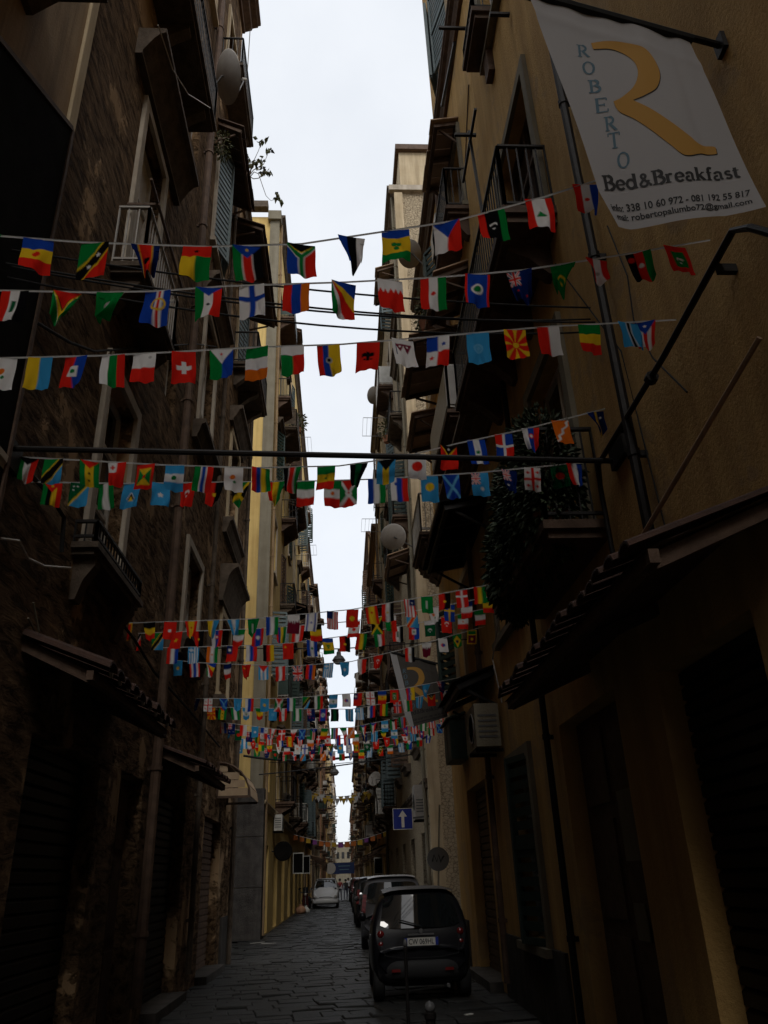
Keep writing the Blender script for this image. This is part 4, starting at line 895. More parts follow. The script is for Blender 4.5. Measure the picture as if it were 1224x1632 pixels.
def glyph(ch, bold=1.0):
    """serif capital / small letters in a unit box as a list of ribbons"""
    K, N = THK*bold, THN*bold; g = []
    def st(p, w, closed=False): g.append(stroke(p, w, closed))
    if ch == 'R': st([(.16,0),(.16,1)], K); st([(.16,.97)]+arc(.36,.73,.26,.24,90,-90)+[(.16,.49)], [N]*2+[K]*11+[N]*2); st([(.36,.49),(.76,.03)], K); st(SER(.16,.03), N); st(SER(.08,.97,.2), N); st(SER(.76,.03,.24), N)
    elif ch == 'O': st(arc(.5,.5,.36,.46,0,342,19), [K if abs(math.cos(R_(18*k))) > .6 else N*1.3 for k in range(20)], True)
    elif ch == 'B': st([(.18,0),(.18,1)], K); st([(.18,.97)]+arc(.36,.75,.24,.22,90,-90)+[(.18,.53)], [N]*2+[K]*11+[N]*2); st([(.18,.53)]+arc(.38,.28,.30,.25,90,-90)+[(.18,.03)], [N]*2+[K]*11+[N]*2); st(SER(.1,.03,.2), N); st(SER(.1,.97,.2), N)
    elif ch == 'E': st([(.2,0),(.2,1)], K); st([(.1,.97),(.74,.97)], N); st([(.2,.52),(.6,.52)], N); st([(.1,.03),(.78,.03)], N); st([(.73,.97),(.73,.80)], N); st([(.77,.03),(.77,.22)], N); st([(.59,.6),(.59,.42)], N)
    elif ch == 'T': st([(.45,0),(.45,1)], K); st([(.05,.97),(.85,.97)], N); st([(.07,.98),(.07,.78)], N); st([(.83,.98),(.83,.78)], N); st(SER(.45,.03,.36), N)
    elif ch == 'e': st([(.12,.34),(.58,.34)]+arc(.36,.33,.24,.31,5,320,16), [N]*2+[N if 4 < k < 6 else K*.85 for k in range(17)])
    elif ch == 'd': st(arc(.34,.32,.24,.30,0,342,19), K*.85, True); st([(.58,.0),(.58,1)], K); st([(.46,.97),(.6,.97)], N); st([(.58,.03),(.72,.03)], N)
    elif ch == 'r': st([(.16,0),(.16,.62)], K); st(arc(.36,.42,.2,.18,170,60,6), [N,N,K*.7,K*.8,K*.8,K*.7,K*.6]); st(SER(.16,.03,.34), N); st([(.04,.6),(.18,.6)], N)
    elif ch == 'a': st([(.12,.5)]+arc(.32,.44,.18,.18,140,0,6)+[(.5,.08),(.62,.03)], K*.85); st(arc(.3,.17,.2,.16,80,300,8), K*.8)
    elif ch == 'k': st([(.16,0),(.16,1)], K); st([(.16,.28),(.52,.6)], N*1.2); st([(.28,.38),(.58,.03)], K); st(SER(.16,.03,.3), N); st(SER(.58,.03,.24), N); st(SER(.52,.6,.22), N); st([(.04,.97),(.18,.97)], N)
    elif ch == 'f': st([(.2,0),(.2,.78)]+arc(.36,.8,.16,.17,180,50,5), K); st([(.05,.6),(.42,.6)], N); st(SER(.2,.03,.34), N)
    elif ch == 's': st(arc(.28,.47,.16,.14,30,270,8)+arc(.28,.18,.18,.15,90,-150,8), K*.75)
    elif ch == 't': st([(.2,.84),(.2,.14)]+arc(.32,.14,.12,.11,180,320,5), K); st([(.05,.6),(.42,.6)], N)
    elif ch == '&': st([(.74,.03),(.24,.62)]+arc(.34,.72,.13,.14,200,-40,8)+[(.2,.34)]+arc(.3,.18,.2,.15,130,330,7)+[(.62,.42)], K*.75)
    return g
def layout(text, adv, bold=1.0):
    vs, fs, x = [], [], 0
    for ch in text:
        for (v, f) in glyph(ch, bold):
            o = len(vs); vs += [(p[0]+x, p[1]) for p in v]; fs += [tuple(i+o for i in q) for q in f]
        x += adv.get(ch, .66)
    return vs, fs
def banner(label, corners, pole, seed, cloth='banner', border=False):
    TL, TR, BR, BL = [Vector(c) for c in corners]; base = pole[1]
    t = thing('street_banner', label, 'banner', base)
    rnd = random.Random(seed); ph = rnd.uniform(0, 6)
    nrm = (TR-TL).cross(BL-TL).normalized()
    if nrm.y > 0: nrm = -nrm                           # towards the viewer's side of the street
    def S_(u, v, off=0):                                # u left->right, v top->bottom
        p = TL.lerp(TR, u).lerp(BL.lerp(BR, u), v)
        rip = (.012*math.sin(ph+u*9+v*2)*(.3+.7*v)+.03*math.sin(v*3.3+u*2.2)*v)*((TR-TL).length)
        rip += .010*math.exp(-((u-.62-.18*v)/.05)**2)*(1-v)-.012*math.exp(-((u-.86+.1*v)/.04)**2)*(1-.6*v)+.006*math.exp(-((v-.08-.1*u)/.03)**2)+.005*math.sin(u*27+v*11+ph)*(1-v)**2
        cor = .05*max(0, 1-((1-v)**2+u**2)**.5*7)       # lifted lower left corner
        return p+nrm*(rip+off)+Vector((cor, 0, cor*.6))
    o = MB().grid(lambda u, v: S_(u, v), 60, 90).build('cloth', M[cloth], t, smooth=True)
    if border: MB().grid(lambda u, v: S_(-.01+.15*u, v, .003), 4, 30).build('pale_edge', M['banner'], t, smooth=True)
    def ink(vs, fs, mat, name, off=.0025, order=0):
        m = MB(); m.add([S_(p[0], p[1], off) for p in vs], fs); return m.build(name, mat, t)
    # big gold figure: head of the bowl, bowl, waist and leg
    out = [(0.303,0.179),(0.399,0.159),(0.521,0.146),(0.618,0.166),(0.662,0.224),(0.663,0.31),(0.608,0.389),(0.514,0.436),(0.424,0.464),(0.523,0.512),(0.614,0.567),(0.7,0.629),(0.753,0.664),(0.854,0.673),(0.852,0.692),(0.85,0.71),(0.75,0.712),(0.625,0.725),(0.555,0.679),(0.471,0.615),(0.385,0.554),(0.308,0.521),(0.297,0.477),(0.367,0.45),(0.466,0.391),(0.525,0.316),(0.53,0.254),(0.49,0.214),(0.415,0.2),(0.299,0.213)]
    def fillpoly(poly):
        def resample(ch, n=70):
            cr = []                                    # round the hand-set points into a smooth edge
            for i_ in range(len(ch)-1):
                p0, p1, p2, p3 = ch[max(0, i_-1)], ch[i_], ch[i_+1], ch[min(len(ch)-1, i_+2)]
                for k in range(5):
                    t_ = k/5; cr.append(tuple(.5*(2*p1[q]+(p2[q]-p0[q])*t_+(2*p0[q]-5*p1[q]+4*p2[q]-p3[q])*t_**2+(3*p1[q]-p0[q]-3*p2[q]+p3[q])*t_**3) for q in (0, 1)))
            ch = cr+[ch[-1]]
            d_ = [0]
            for a, b in zip(ch, ch[1:]): d_.append(d_[-1]+math.hypot(b[0]-a[0], b[1]-a[1]))
            o_ = []
            for k in range(n+1):
                t_ = d_[-1]*k/n; i_ = max(q for q in range(len(ch)-1) if d_[q] <= t_+1e-9); f = (t_-d_[i_])/max(1e-9, d_[i_+1]-d_[i_]); o_.append((ch[i_][0]+(ch[i_+1][0]-ch[i_][0])*f, ch[i_][1]+(ch[i_+1][1]-ch[i_][1])*f))
            return o_
        # outer edge and inner edge of the figure, split at the waist so that the rungs stay short
        vs, fs = [], []
        for (A_, B_) in ((poly[0:9], [poly[29]]+poly[28:21:-1]+[poly[8]] if False else [poly[k] for k in (29,28,27,26,25,24,23,22)]), ([poly[8]]+poly[9:15], [poly[k] for k in (22,21,20,19,18,17,16,15)]+[poly[14]])):
            a, b = resample(A_), resample(B_); o_ = len(vs)
            for p_, q_ in zip(a, b): vs += [(p_[0]+(q_[0]-p_[0])*k/6, p_[1]+(q_[1]-p_[1])*k/6) for k in range(7)]
            fs += [(o_+i*7+k, o_+i*7+k+1, o_+(i+1)*7+k+1, o_+(i+1)*7+k) for i in range(len(a)-1) for k in range(6)]
        return vs, fs
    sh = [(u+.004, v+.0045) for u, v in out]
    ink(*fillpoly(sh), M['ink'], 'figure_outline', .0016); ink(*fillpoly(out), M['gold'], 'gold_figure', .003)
    def quad(vs, q):                                   # unit box of the text -> quad (top left, top right, bottom right, bottom left) in cloth coordinates
        o_ = []
        for a_, b_ in fit(vs, 0, 1, 0, 1):
            o_.append(tuple((q[0][i]*(1-a_)+q[1][i]*a_)*b_+(q[3][i]*(1-a_)+q[2][i]*a_)*(1-b_) for i in (0, 1)))
        return o_
    for ch, (u, v) in zip('ROBERTO', ((.229,.233),(.221,.319),(.214,.409),(.214,.498),(.229,.579),(.214,.653),(.231,.735))):
        vs, fs = layout(ch, {}); hw, hh = .043, .034
        ink(quad(vs, ((u-hw+.012,v-hh+.006),(u+hw+.012,v-hh-.006),(u+hw-.012,v+hh-.006),(u-hw-.012,v+hh+.006))), fs, M['teal'], 'letter')
    vs, fs = layout('Bed&Breakfast', {'B': .74, 'e': .66, 'd': .78, '&': .82, 'r': .53, 'a': .68, 'k': .72, 'f': .46, 's': .52, 't': .5}, 1.2)
    ink(quad(vs, ((.053,.795),(.96,.767),(.945,.836),(.04,.860))), fs, M['ink'], 'lettering')
    for (txt, q) in (('info: 338 10 60 972 - 081 192 55 817', ((.03,.908),(.962,.900),(.950,.930),(.025,.938))), ('mail: robertopalumbo72@gmail.com', ((.038,.945),(.946,.942),(.938,.976),(.033,.978)))):
        vs, fs = text_mesh(txt, .022); ink(quad(vs, q), fs, M['ink'], 'lettering')
    a, b = Vector(pole[0]), Vector(pole[1])
    m = MB().tube([a, b], .022, 8); m.build('pole', M['iron'], t)
    d = (b-a).normalized(); hm = MB().tube([a+d*.02+Vector((0,0,-.0)), TR+d*.02], .032, 8); hm.build('pole_sleeve', M['black'], t)
    m = MB(); m.box(b.x-.01, b.x+.03, b.y-.05, b.y+.05, b.z-.07, b.z+.07); m.build('wall_bracket', M['iron'], t)
    return t
cs = [on_z(842, -6, 6.55), on_z(1098, 62, 6.45), on_z(1226, 324, 4.86), on_z(974, 366, 4.78)]
d = (cs[1]-cs[0]); pe = cs[0]+d*((XR-.02-cs[0].x)/d.x)
banner('large white guest house banner with gold figure hanging from a pole at upper right', cs, (cs[0]-d*.06+Vector((0,0,.02)), pe+Vector((0,0,.02))), 3)
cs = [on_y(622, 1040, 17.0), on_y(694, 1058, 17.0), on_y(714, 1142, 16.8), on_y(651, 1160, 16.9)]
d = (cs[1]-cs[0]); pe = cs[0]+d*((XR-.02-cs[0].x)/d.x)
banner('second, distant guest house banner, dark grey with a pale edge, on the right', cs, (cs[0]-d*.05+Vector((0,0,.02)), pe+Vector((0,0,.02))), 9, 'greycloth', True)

# ------------------------------------------------------------------ cables, poles and hanging lamps
def cable(label, pts, r=.012, mat='black', name='overhead_cable', n=8, sag=None):
    pts = [Vector(p) for p in pts]
    if sag is not None:
        a, b = pts; pts = [a.lerp(b, k/14)-Vector((0,0,sag*4*(k/14)*(1-k/14))) for k in range(15)]
    o = MB().tube(pts, r, 6).build(name, M[mat], org=pts[0]); return tag(o, label, 'cable', 'cables over the street')
tb = thing('cross_pole', 'thick straight black tube spanning the whole street above the flags', 'pole', (-XL, 5.75, 5.03))
MB().tube([(-XL+.02, 5.75, 5.06), (XR-.05, 5.95, 5.0)], .026, 8).build('tube', M['iron'], tb)
for xx in (-XL, XR): MB().box(xx-.05, xx+.05, 5.65, 6.0, 4.92, 5.18).build('wall_plate', M['iron'], tb)
wt = thing('wall_tube', 'thick black conduit running along the ochre wall below the banner', 'pipe', (XR, 3.3, 5.1))
MB().tube([(XR-.02,2.85,4.5),(XR-.12,3.2,5.0),(XR-.12,3.35,5.13),(XR-.12,4.5,5.06),(XR-.12,6.1,5.05),(XR-.08,6.25,4.9),(XR-.07,6.25,3.9)], .024, 8).build('tube', M['iron'], wt)
MB().lathe([(.0,-.03),(.05,-.03),(.05,.03),(0,.03)], (XR-.12,4.75,5.05), 8, Matrix.Rotation(R_(90), 3, 'X')).build('coupling', M['iron'], wt)
for yy in (3.6, 5.5): MB().box(XR-.12, XR+.02, yy-.02, yy+.02, 5.03, 5.09).build('clip', M['iron'], wt)
br = MB().tube([(XR-.05,3.5,4.45),(XR-.45,5.35,3.62)], .018, 6).build('canopy_stay', M['plank'], org=(XR-.05,3.5,4.45)); tag(br, 'thin reddish stay rod slanting down to the right shop canopy', 'rod')
for k, (za, zb, s, y) in enumerate(((6.55, 6.7, .12, 5.3), (6.42, 6.6, .2, 5.35), (6.36, 6.48, .16, 5.25), (6.28, 6.42, .22, 5.32))):
    cable('thin black cable crossing behind the third flag string, number %s from the top' % ordn(k), ((-XL, y-.3, za), (XR, y+.6, zb)), .009, sag=s)
cable('thick low cable sagging below the far cluster of flags', ((-XL, 22.9, 4.95), (XR, 22.6, 5.3)), .035, sag=.35)
cable('straight cable crossing under the thick low cable', ((-XL, 27.3, 4.95), (XR, 26.4, 5.35)), .022, sag=.05)
cable('loop of loose white cable on the tufa wall beside the low window', [on_x(0,858,-XL+.03), on_x(30,862,-XL+.04), on_x(45,890,-XL+.05), on_x(70,902,-XL+.05), on_x(112,905,-XL+.04)], .012, 'white', 'wall_cable')
cable('hanging loop of cable above the left tiled canopy', [on_x(45,985,-XL+.03), on_x(58,1010,-XL+.05), on_x(66,1035,-XL+.05), on_x(62,1005,-XL+.05), on_x(53,960,-XL+.03)], .010, 'grey', 'wall_cable')
cable('black cable draped diagonally down the tufa wall', [on_x(35,500,-XL+.03), on_x(110,545,-XL+.05), on_x(150,560,-XL+.05), on_x(310,548,-XL+.04), on_x(400,560,-XL+.04)], .016, 'black', 'wall_cable')
cable('black bundle of cable snaking down left of the low white window', [on_x(48,755,-XL+.05), on_x(80,790,-XL+.05), on_x(102,825,-XL+.06), on_x(98,880,-XL+.05)], .022, 'black', 'wall_cable')
cable('bundle of black cable curving down to the left shop canopies', [on_x(180,975,-XL+.04), on_x(215,1020,-XL+.05), on_x(245,1070,-XL+.05), on_x(300,1130,-XL+.04), on_x(350,1190,-XL+.04)], .02, 'black', 'wall_cable')
cable('thin cable hanging down the ochre wall below the banner', [on_x(968,360,XR-.02), on_x(1000,440,XR-.02), on_x(1010,510,XR-.03), on_x(1040,570,XR-.03), on_x(1095,625,XR-.02)], .007, 'black', 'wall_cable')
cable('thin cable running down beside the black drainpipe', [on_x(885,420,XR-.02), on_x(990,560,XR-.02), on_x(1020,680,XR-.02), on_x(1060,840,XR-.02)], .007, 'black', 'wall_cable')
cable('white looped cable hanging by the dark planted balcony', [on_x(790,905,XR-.5), on_x(783,930,XR-.5), on_x(797,965,XR-.5), on_x(793,1000,XR-.5), on_x(785,1050,XR-.5), on_x(800,1120,XR-.45)], .010, 'white', 'wall_cable')
cable('crooked cable down the ochre wall above the small balcony', [on_x(747,135,XR-.02), on_x(744,200,XR-.02), on_x(742,250,XR-.02), on_x(738,330,XR-.02), on_x(735,410,XR-.02)], .012, 'brown', 'wall_cable')
cable('thin wire strung down the end of the tall tufa house', [(-XL+.25,15.2,25.4),(-XL+.22,15.3,22),(-XL+.2,15.35,18.4)], .012, 'grey', 'wall_cable')
cable('fine white wire drooping over the left upper balcony', [on_x(252,40,-2.15), on_x(275,110,-2.15), on_x(300,150,-2.15), on_x(335,172,-2.15)], .008, 'white', 'wall_cable')
def lamp(label, p, y, s=1.0, bowl=True):
    t = thing('hanging_street_lamp', label, 'street lamp', p, group='street lamps hung on cables over the street')
    x, y, z = p
    MB().tube([(-XL, y+.05, z+.75*s), (x, y, z+.52*s), (XR, y-.05, z+.8*s)], .012, 5).build('support_cable', M['black'], t)
    MB().lathe([(0,.52),(.05,.52),(.06,.40),(.10,.36),(.11,.22),(.20,.16),(.29,.02),(.31,-.02),(0,-.02)], p, 16, Matrix.Scale(s, 3)).build('housing', M['chrome'], t, smooth=False)
    MB().lathe([(.27,-.021),(.25,-.10),(.16,-.18),(0,-.21)], p, 16, Matrix.Scale(s, 3)).build('diffuser', M['dishgrey'], t, smooth=True)
p = on_y(540, 1052, 14.6); lamp('street lamp hanging among the middle flags against the sky', p, 14.6, .42)
p = on_y(538, 1190, 24.6); lamp('street lamp hanging just above the low overhead cable', p, 24.6, .45)
p = on_y(533, 1231, 31); lamp('bowl shaped street lamp hanging below the low overhead cables', p, 31, .6)

# ------------------------------------------------------------------ dishes, air conditioners, drying racks, laundry
def dish(label, p, r, face, arm_to):
    """p centre of the dish, face: direction it looks, arm_to: point on the wall"""
    t = thing('satellite_dish', label, 'satellite dish', p, group='satellite dishes')
    q = Vector(face).normalized().to_track_quat('Z', 'Y').to_matrix()
    prof = [(r*k/6, .22*r*(k/6)**2) for k in range(7)]; back = [(a*1.0, b-.02) for a, b in prof][::-1]
    MB().lathe(prof+[(r*1.03, .22*r-.01)]+back, p, 24, q).build('reflector', M['dishgrey'], t, smooth=True)
    f = Vector(p)+q @ Vector((0, 0, r*.95)); e = Vector(p)+q @ Vector((0, -r*.95, .2*r))
    MB().tube([e, f], .014, 5).build('feed_arm', M['chrome'], t); MB().tube([f-(q @ Vector((0,0,.05))), f+(q @ Vector((0,0,.05)))], .035, 8).build('receiver', M['offwhite'], t)
    b = Vector(p)-q @ Vector((0, 0, .06)); MB().tube([Vector(p)-(q @ Vector((0,0,.0))), b, Vector(arm_to)], .022, 6).build('wall_arm', M['chrome'], t)
dish('large grey satellite dish beside the left upper balcony against the sky', on_y(357, 122, 11.0), .52, (.80, .42, .42), (-XL, 11.2, 16.6))
dish('grey satellite dish seen from behind, below the striped awning on the right', on_x(628, 856, 1.75), .42, (-.2, .8, .45), (XR, 23.5, 11.5))
dish('pale satellite dish by the planted balcony on the upper right', on_x(655, 404, 1.95), .36, (-.4, .6, .5), (XR, 15.2, 15.6))
dish('small satellite dish high on the rubble stone house against the sky', on_x(597, 630, 1.9), .45, (-.6, .5, .4), (XR, 33.4, 24))
dish('satellite dish on the right wall just below the far flag cluster', on_x(580, 1212, 1.85), .45, (-.5, -.6, .3), (XR, 42, 8))
dish('larger satellite dish on the right wall under the straight cable', on_x(598, 1242, 1.9), .42, (-.5, -.7, .3), (XR, 34, 5.5))
dish('satellite dish far off on the left houses', on_x(532, 1252, -2.2), .55, (.5, -.6, .3), (-XL, 112, 9))
def ac(label, side, y, z, w_=.85, h=.6, d=.32, tone='offwhite'):
    X = XL if side < 0 else XR; x0 = side*(X-.06); x1 = side*(X-.06-d)
    t = thing('air_conditioner', label, 'air conditioner', (x0, y, z), group='air conditioning units on the walls')
    MB().box(x0, x1, y-w_/2, y+w_/2, z, z+h).build('case', M[tone], t)
    f = MB()
    for k in range(7): f.lathe([(.06+k*.028, 0), (.068+k*.028, 0), (.068+k*.028, .012), (.06+k*.028, .012)], (x1, y-.12, z+h/2), 14, Matrix.Rotation(R_(-90*side), 3, 'Y'))
    f.build('fan_grille', M['chrome'], t)
    v = MB()
    for k in range(5): v.box(x0+(x1-x0)*.12, x0+(x1-x0)*.88, y-w_/2-.008, y-w_/2-.001, z+h*.2+k*.08, z+h*.2+k*.08+.03)
    v.build('side_vent', M['chrome'], t)
    for yy in (y-w_*.3, y+w_*.3): MB().bar((side*X, yy, z-.03), (x1, yy, z-.03), .04, .05).build('bracket', M['iron'], t)
ac('air conditioner on the ochre wall at the right, under the dark canopy', 1, 12.6, 3.45, 1.0, .65, .38, 'grey')
ac('air conditioner beside the little window with a panel balcony, upper right', 1, 12.5, 13.9)
ac('grey air conditioner low on the right, above the round sign', 1, 24.6, 3.2, .8, .95, .32, 'dishgrey')
ac('air conditioner on the yellow house front, low in the street', -1, 33.5, 3.5)
ac('second air conditioner on the yellow house front, higher up', -1, 41.2, 8.0)
ac('air conditioner on the far ochre house on the left', -1, 66, 5.2)
ac('air conditioner on the right, on the rubble stone house first floor', 1, 33.5, 7.6)
ac('air conditioner on the lower ochre house on the right', 1, 52, 6.2)
def rack(label, side, y, z, L=1.0, w_=1.6):
    X = (XL if side < 0 else XR); x0, x1 = side*(X-.62), side*(X-.62-L*.75)
    t = thing('drying_rack', label, 'drying rack', (side*X, y, z), group='wire drying racks on the fronts')
    MB().bar((side*X, y-w_/2, z), (x1, y-w_/2, z+.02), .02).bar((side*X, y+w_/2, z), (x1, y+w_/2, z+.02), .02).build('arms', M['chrome'], t)
    m = MB()
    for k in range(5): xx = x0+(x1-x0)*k/4; m.tube([(xx, y-w_/2, z), (xx, y+w_/2, z+.02)], .006, 4)
    m.build('wires', M['offwhite'], t)
rack('wire drying rack by the leafy balcony on the left', -1, 35.5, 22.5); rack('wire drying rack jutting out halfway down the yellow house', -1, 44.0, 20.0); rack('lower wire drying rack on the far yellow house', -1, 47.5, 15.0)
rack('small wire drying rack at the end of the yellow house', -1, 55.0, 13.5); rack('wire drying rack high on the rubble stone house', 1, 30.5, 20.5); rack('wire drying rack lower on the rubble stone house', 1, 36.0, 18.0); rack('wire drying rack below the striped awning on the right', 1, 38.0, 14.0)
def laundry(label, side, y, z, cols, d=.75):
    X = (XL if side < 0 else XR); x = side*(X-d)
    t = thing('hanging_laundry', label, 'laundry', (x, y, z), group='laundry hung out of windows')
    MB().tube([(x, y-1.1, z), (x, y+1.1, z)], .008, 4).build('line', M['offwhite'], t)
    for k, c in enumerate(cols):
        yy = y-.9+1.8*(k+.5)/len(cols); w_ = .8/len(cols)*1.9; hh = random.uniform(.5, .9); ph = random.uniform(0, 6)
        MB().grid(lambda u, v: (x+.03*math.sin(ph+u*7)*v, yy+(u-.5)*w_, z-v*hh), 6, 5).build('cloth', cloth_mat('laundry_%s' % c[0], c[1], .3), t, smooth=True)
WH, BL, RD, GN = ('white', (.6, .6, .6)), ('blue', (.05, .1, .35)), ('red', (.4, .05, .05)), ('green', (.05, .2, .12))
laundry('white and blue washing on the yellow house', -1, 52.5, 10.6, [WH, BL, WH]); laundry('washing with a red piece on the far left', -1, 85, 9.0, [WH, RD, WH, BL]); laundry('blue and white washing far on the right', 1, 62, 8.4, [BL, WH, GN])
laundry('pale washing on the lower ochre house at the right', 1, 49.5, 12.5, [WH, WH, BL]); laundry('dark washing beside the striped awning', 1, 34.8, 12.6, [BL, GN, RD])

# striped barrel awnings over balconies on the right
def awning(label, y, z, w_, r, stripes=9):
    t = thing('striped_awning', label, 'awning', (XR, y, z), group='striped awnings')
    for k in range(stripes):
        a0, a1 = R_(90*k/stripes), R_(90*(k+1)/stripes); m = MB()
        q = []
        for yy in (y-w_/2, y+w_/2):
            for a in (a0, a1): q.append((XR-r*math.sin(a), yy, z+r*math.cos(a)))
        m.add([q[0], q[1], q[3], q[2]]+[(p[0]+.01, p[1], p[2]-.01) for p in (q[0], q[1], q[3], q[2])], [(0,1,2,3),(7,6,5,4),(0,4,5,1),(1,5,6,2),(2,6,7,3),(3,7,4,0)])
        m.build('stripe', M['green'] if k % 2 else MATS['white_cloth'], t)
    m = MB()
    for yy in (y-w_/2, y+w_/2): m.tube([(XR-r*math.sin(R_(a)), yy, z+r*math.cos(R_(a))) for a in range(0, 91, 15)], .02, 5).bar((XR, yy, z), (XR-r, yy, z), .03)
    m.build('frame', M['iron'], t)
    for k in range(6):
        yy = y-w_/2+w_*(k+.5)/6; MB().box(XR-r-.012, XR-r+.004, yy-w_/12+.01, yy+w_/12-.01, z-.2, z-.004).build('valance_piece', M['brown'], t)
awning('green and white striped barrel awning high on the right, behind the flags', 29.0, 16.2, 2.2, 1.0)
awning('black and white striped barrel awning low in the far street on the right', 58.5, 6.6, 2.4, 1.35, 11)

# ------------------------------------------------------------------ signs
def road_sign(label, c, size):
    t = thing('one_way_sign', label, 'road sign', (c.x, c.y, c.z-size/2))
    h = size/2
    MB().box(c.x-h, c.x+h, c.y, c.y+.012, c.z-h, c.z+h).build('plate', M['blue'], t)
    m = MB(); e = .018
    for (a, b, c_, d_) in ((-h, h, -h, -h+e), (-h, h, h-e, h), (-h, -h+e, -h+e, h-e), (h-e, h, -h+e, h-e)): m.box(c.x+a, c.x+b, c.y-.004, c.y-.001, c.z+c_, c.z+d_)
    m.build('white_border', M['offwhite'], t)
    s = size
    MB().add([(c.x+p[0]*s, c.y-.005, c.z+p[1]*s) for p in ((-.07,-.40),(.07,-.40),(.07,.10),(.22,.10),(0,.40),(-.22,.10),(-.07,.10))], [(0,1,2,6),(3,4,5),(2,3,5,6)]).build('white_arrow', M['white'], t)
    MB().bar((c.x+.1, c.y+.03, c.z), (XR, c.y+.03, c.z+.05), .05).build('wall_arm', M['chrome'], t)
road_sign('square blue road sign with white upward arrow on the right wall', on_y(642, 1305, 24.0), .58)
c = on_y(698, 1369, 19.0)
t = thing('round_sign', 'round pale sign on a thin leaning pole behind the parked cars', 'road sign', (c.x, c.y, 0))
rot = Matrix.Rotation(R_(90), 3, 'X')
MB().lathe([(0,0),(.25,0),(.25,.015),(0,.015)], c, 24, rot).build('disc', M['offwhite'], t)
MB().lathe([(.215,.016),(.25,.016),(.25,.02),(.215,.02)], c, 24, rot).build('rim', M['chrome'], t)
vs, fs = stroke([(-.13,-.05),(-.09,.09),(-.03,-.06),(.02,.09),(.06,-.07),(.1,.02),(.14,.06)], .035)
MB().add([(c.x+p[0], c.y-.022, c.z+p[1]) for p in vs], fs).build('scrawl', M['ink'], t)
MB().tube([(c.x-.13, c.y+.05, -.02), (c.x+.02, c.y+.04, c.z), (c.x+.12, c.y+.05, c.z+1.15)], .022, 6).build('pole', M['grey'], t)
t = thing('street_sign_banner', 'dark blue cloth sign with pale round emblem across the far street', 'sign', (-1.3, 80, 2.0))
MB().box(-1.4, 1.0, 80, 80.03, 1.95+.15, 3.05).build('panel', pmat('navy_cloth', (.02, .035, .10), None), t)
MB().lathe([(0,0),(.5,0),(.5,.02),(0,.02)], (-1.25, 79.97, 2.6), 20, rot).build('emblem', M['dishgrey'], t)
MB().box(-.5, .6, 79.985, 79.995, 2.72, 2.80).box(-.4, .5, 79.985, 79.995, 2.42, 2.50).build('lettering_bars', M['teal'], t)
MB().tube([(-XL, 80.02, 3.2), (-1.4, 80.02, 3.05), (1.0, 80.02, 3.05), (XR, 80.02, 3.25)], .015, 5).build('cord', M['black'], t)
t = thing('round_wall_lamp', 'round dark sign disc on a bracket low on the yellow house', 'sign', (-XL, 33, 2.6))
MB().lathe([(0,0),(.33,0),(.36,.03),(.33,.06),(0,.06)], (-XL+.45, 33, 2.75), 20, rot).build('disc', M['tarp'], t); MB().bar((-XL, 33.0, 2.75), (-XL+.15, 33, 2.75), .04).build('bracket', M['iron'], t)
for (xx, yy, zz, w_, h_, lab) in ((-2.35, 44, 2.5, .55, 1.0, 'small framed hanging sign on the left, nearer one'), (-2.3, 52, 2.55, .5, 1.0, 'small framed hanging sign on the left, farther one'), (2.05, 50, 2.3, .5, .9, 'hanging shop sign on the right behind the parked cars')):
    t = thing('hanging_sign', lab, 'sign', (xx, yy, zz))
    MB().box(xx-w_/2, xx+w_/2, yy, yy+.05, zz-h_/2, zz+h_/2).build('panel', M['tarp'], t)
    m = MB()
    for (a, b, c_, d_) in ((-1, 1, -1, -.9), (-1, 1, .9, 1), (-1, -.86, -.9, .9), (.86, 1, -.9, .9)): m.box(xx+a*w_/2, xx+b*w_/2, yy-.012, yy-.002, zz+c_*h_/2, zz+d_*h_/2)
    m.build('frame', M['offwhite'], t); MB().bar((xx, yy+.02, zz+h_/2+.02), (math.copysign(XL if xx < 0 else XR, xx), yy+.02, zz+h_/2+.02), .03).build('bracket', M['iron'], t)

# green metal box and letter boxes on the right wall
t = thing('meter_box', 'dark green metal meter box on the right wall under the second banner', 'box', (XR, 16.2, 3.8))
MB().box(XR-.02, XR-.34, 15.7, 16.7, 3.75, 4.5).build('case', M['green'], t); MB().prism([(XR-.02, 4.62), (XR-.42, 4.5), (XR-.42, 4.53), (XR-.02, 4.66)], 'y', 15.62, 16.78).build('lid', M['green'], t)
for k in (0, 1): MB().box(XR-.341, XR-.35, 15.74+k*.49, 16.17+k*.49, 3.8, 4.45).build('door', M['green'], t)
for k, (py0, z0, w_, h_, lab) in enumerate(((7.35, 1.75, .5, .62, 'larger faded paper notice on the right doorway'), (7.55, 1.1, .3, .3, 'smaller faded paper notice on the right doorway, lower'))):
    o = MB().box(R1.x(-.17), R1.x(-.16), py0, py0+w_, z0, z0+h_).build('paper_notice', M['grey'], org=(R1.x(-.16), py0, z0)); tag(o, lab, 'notice')

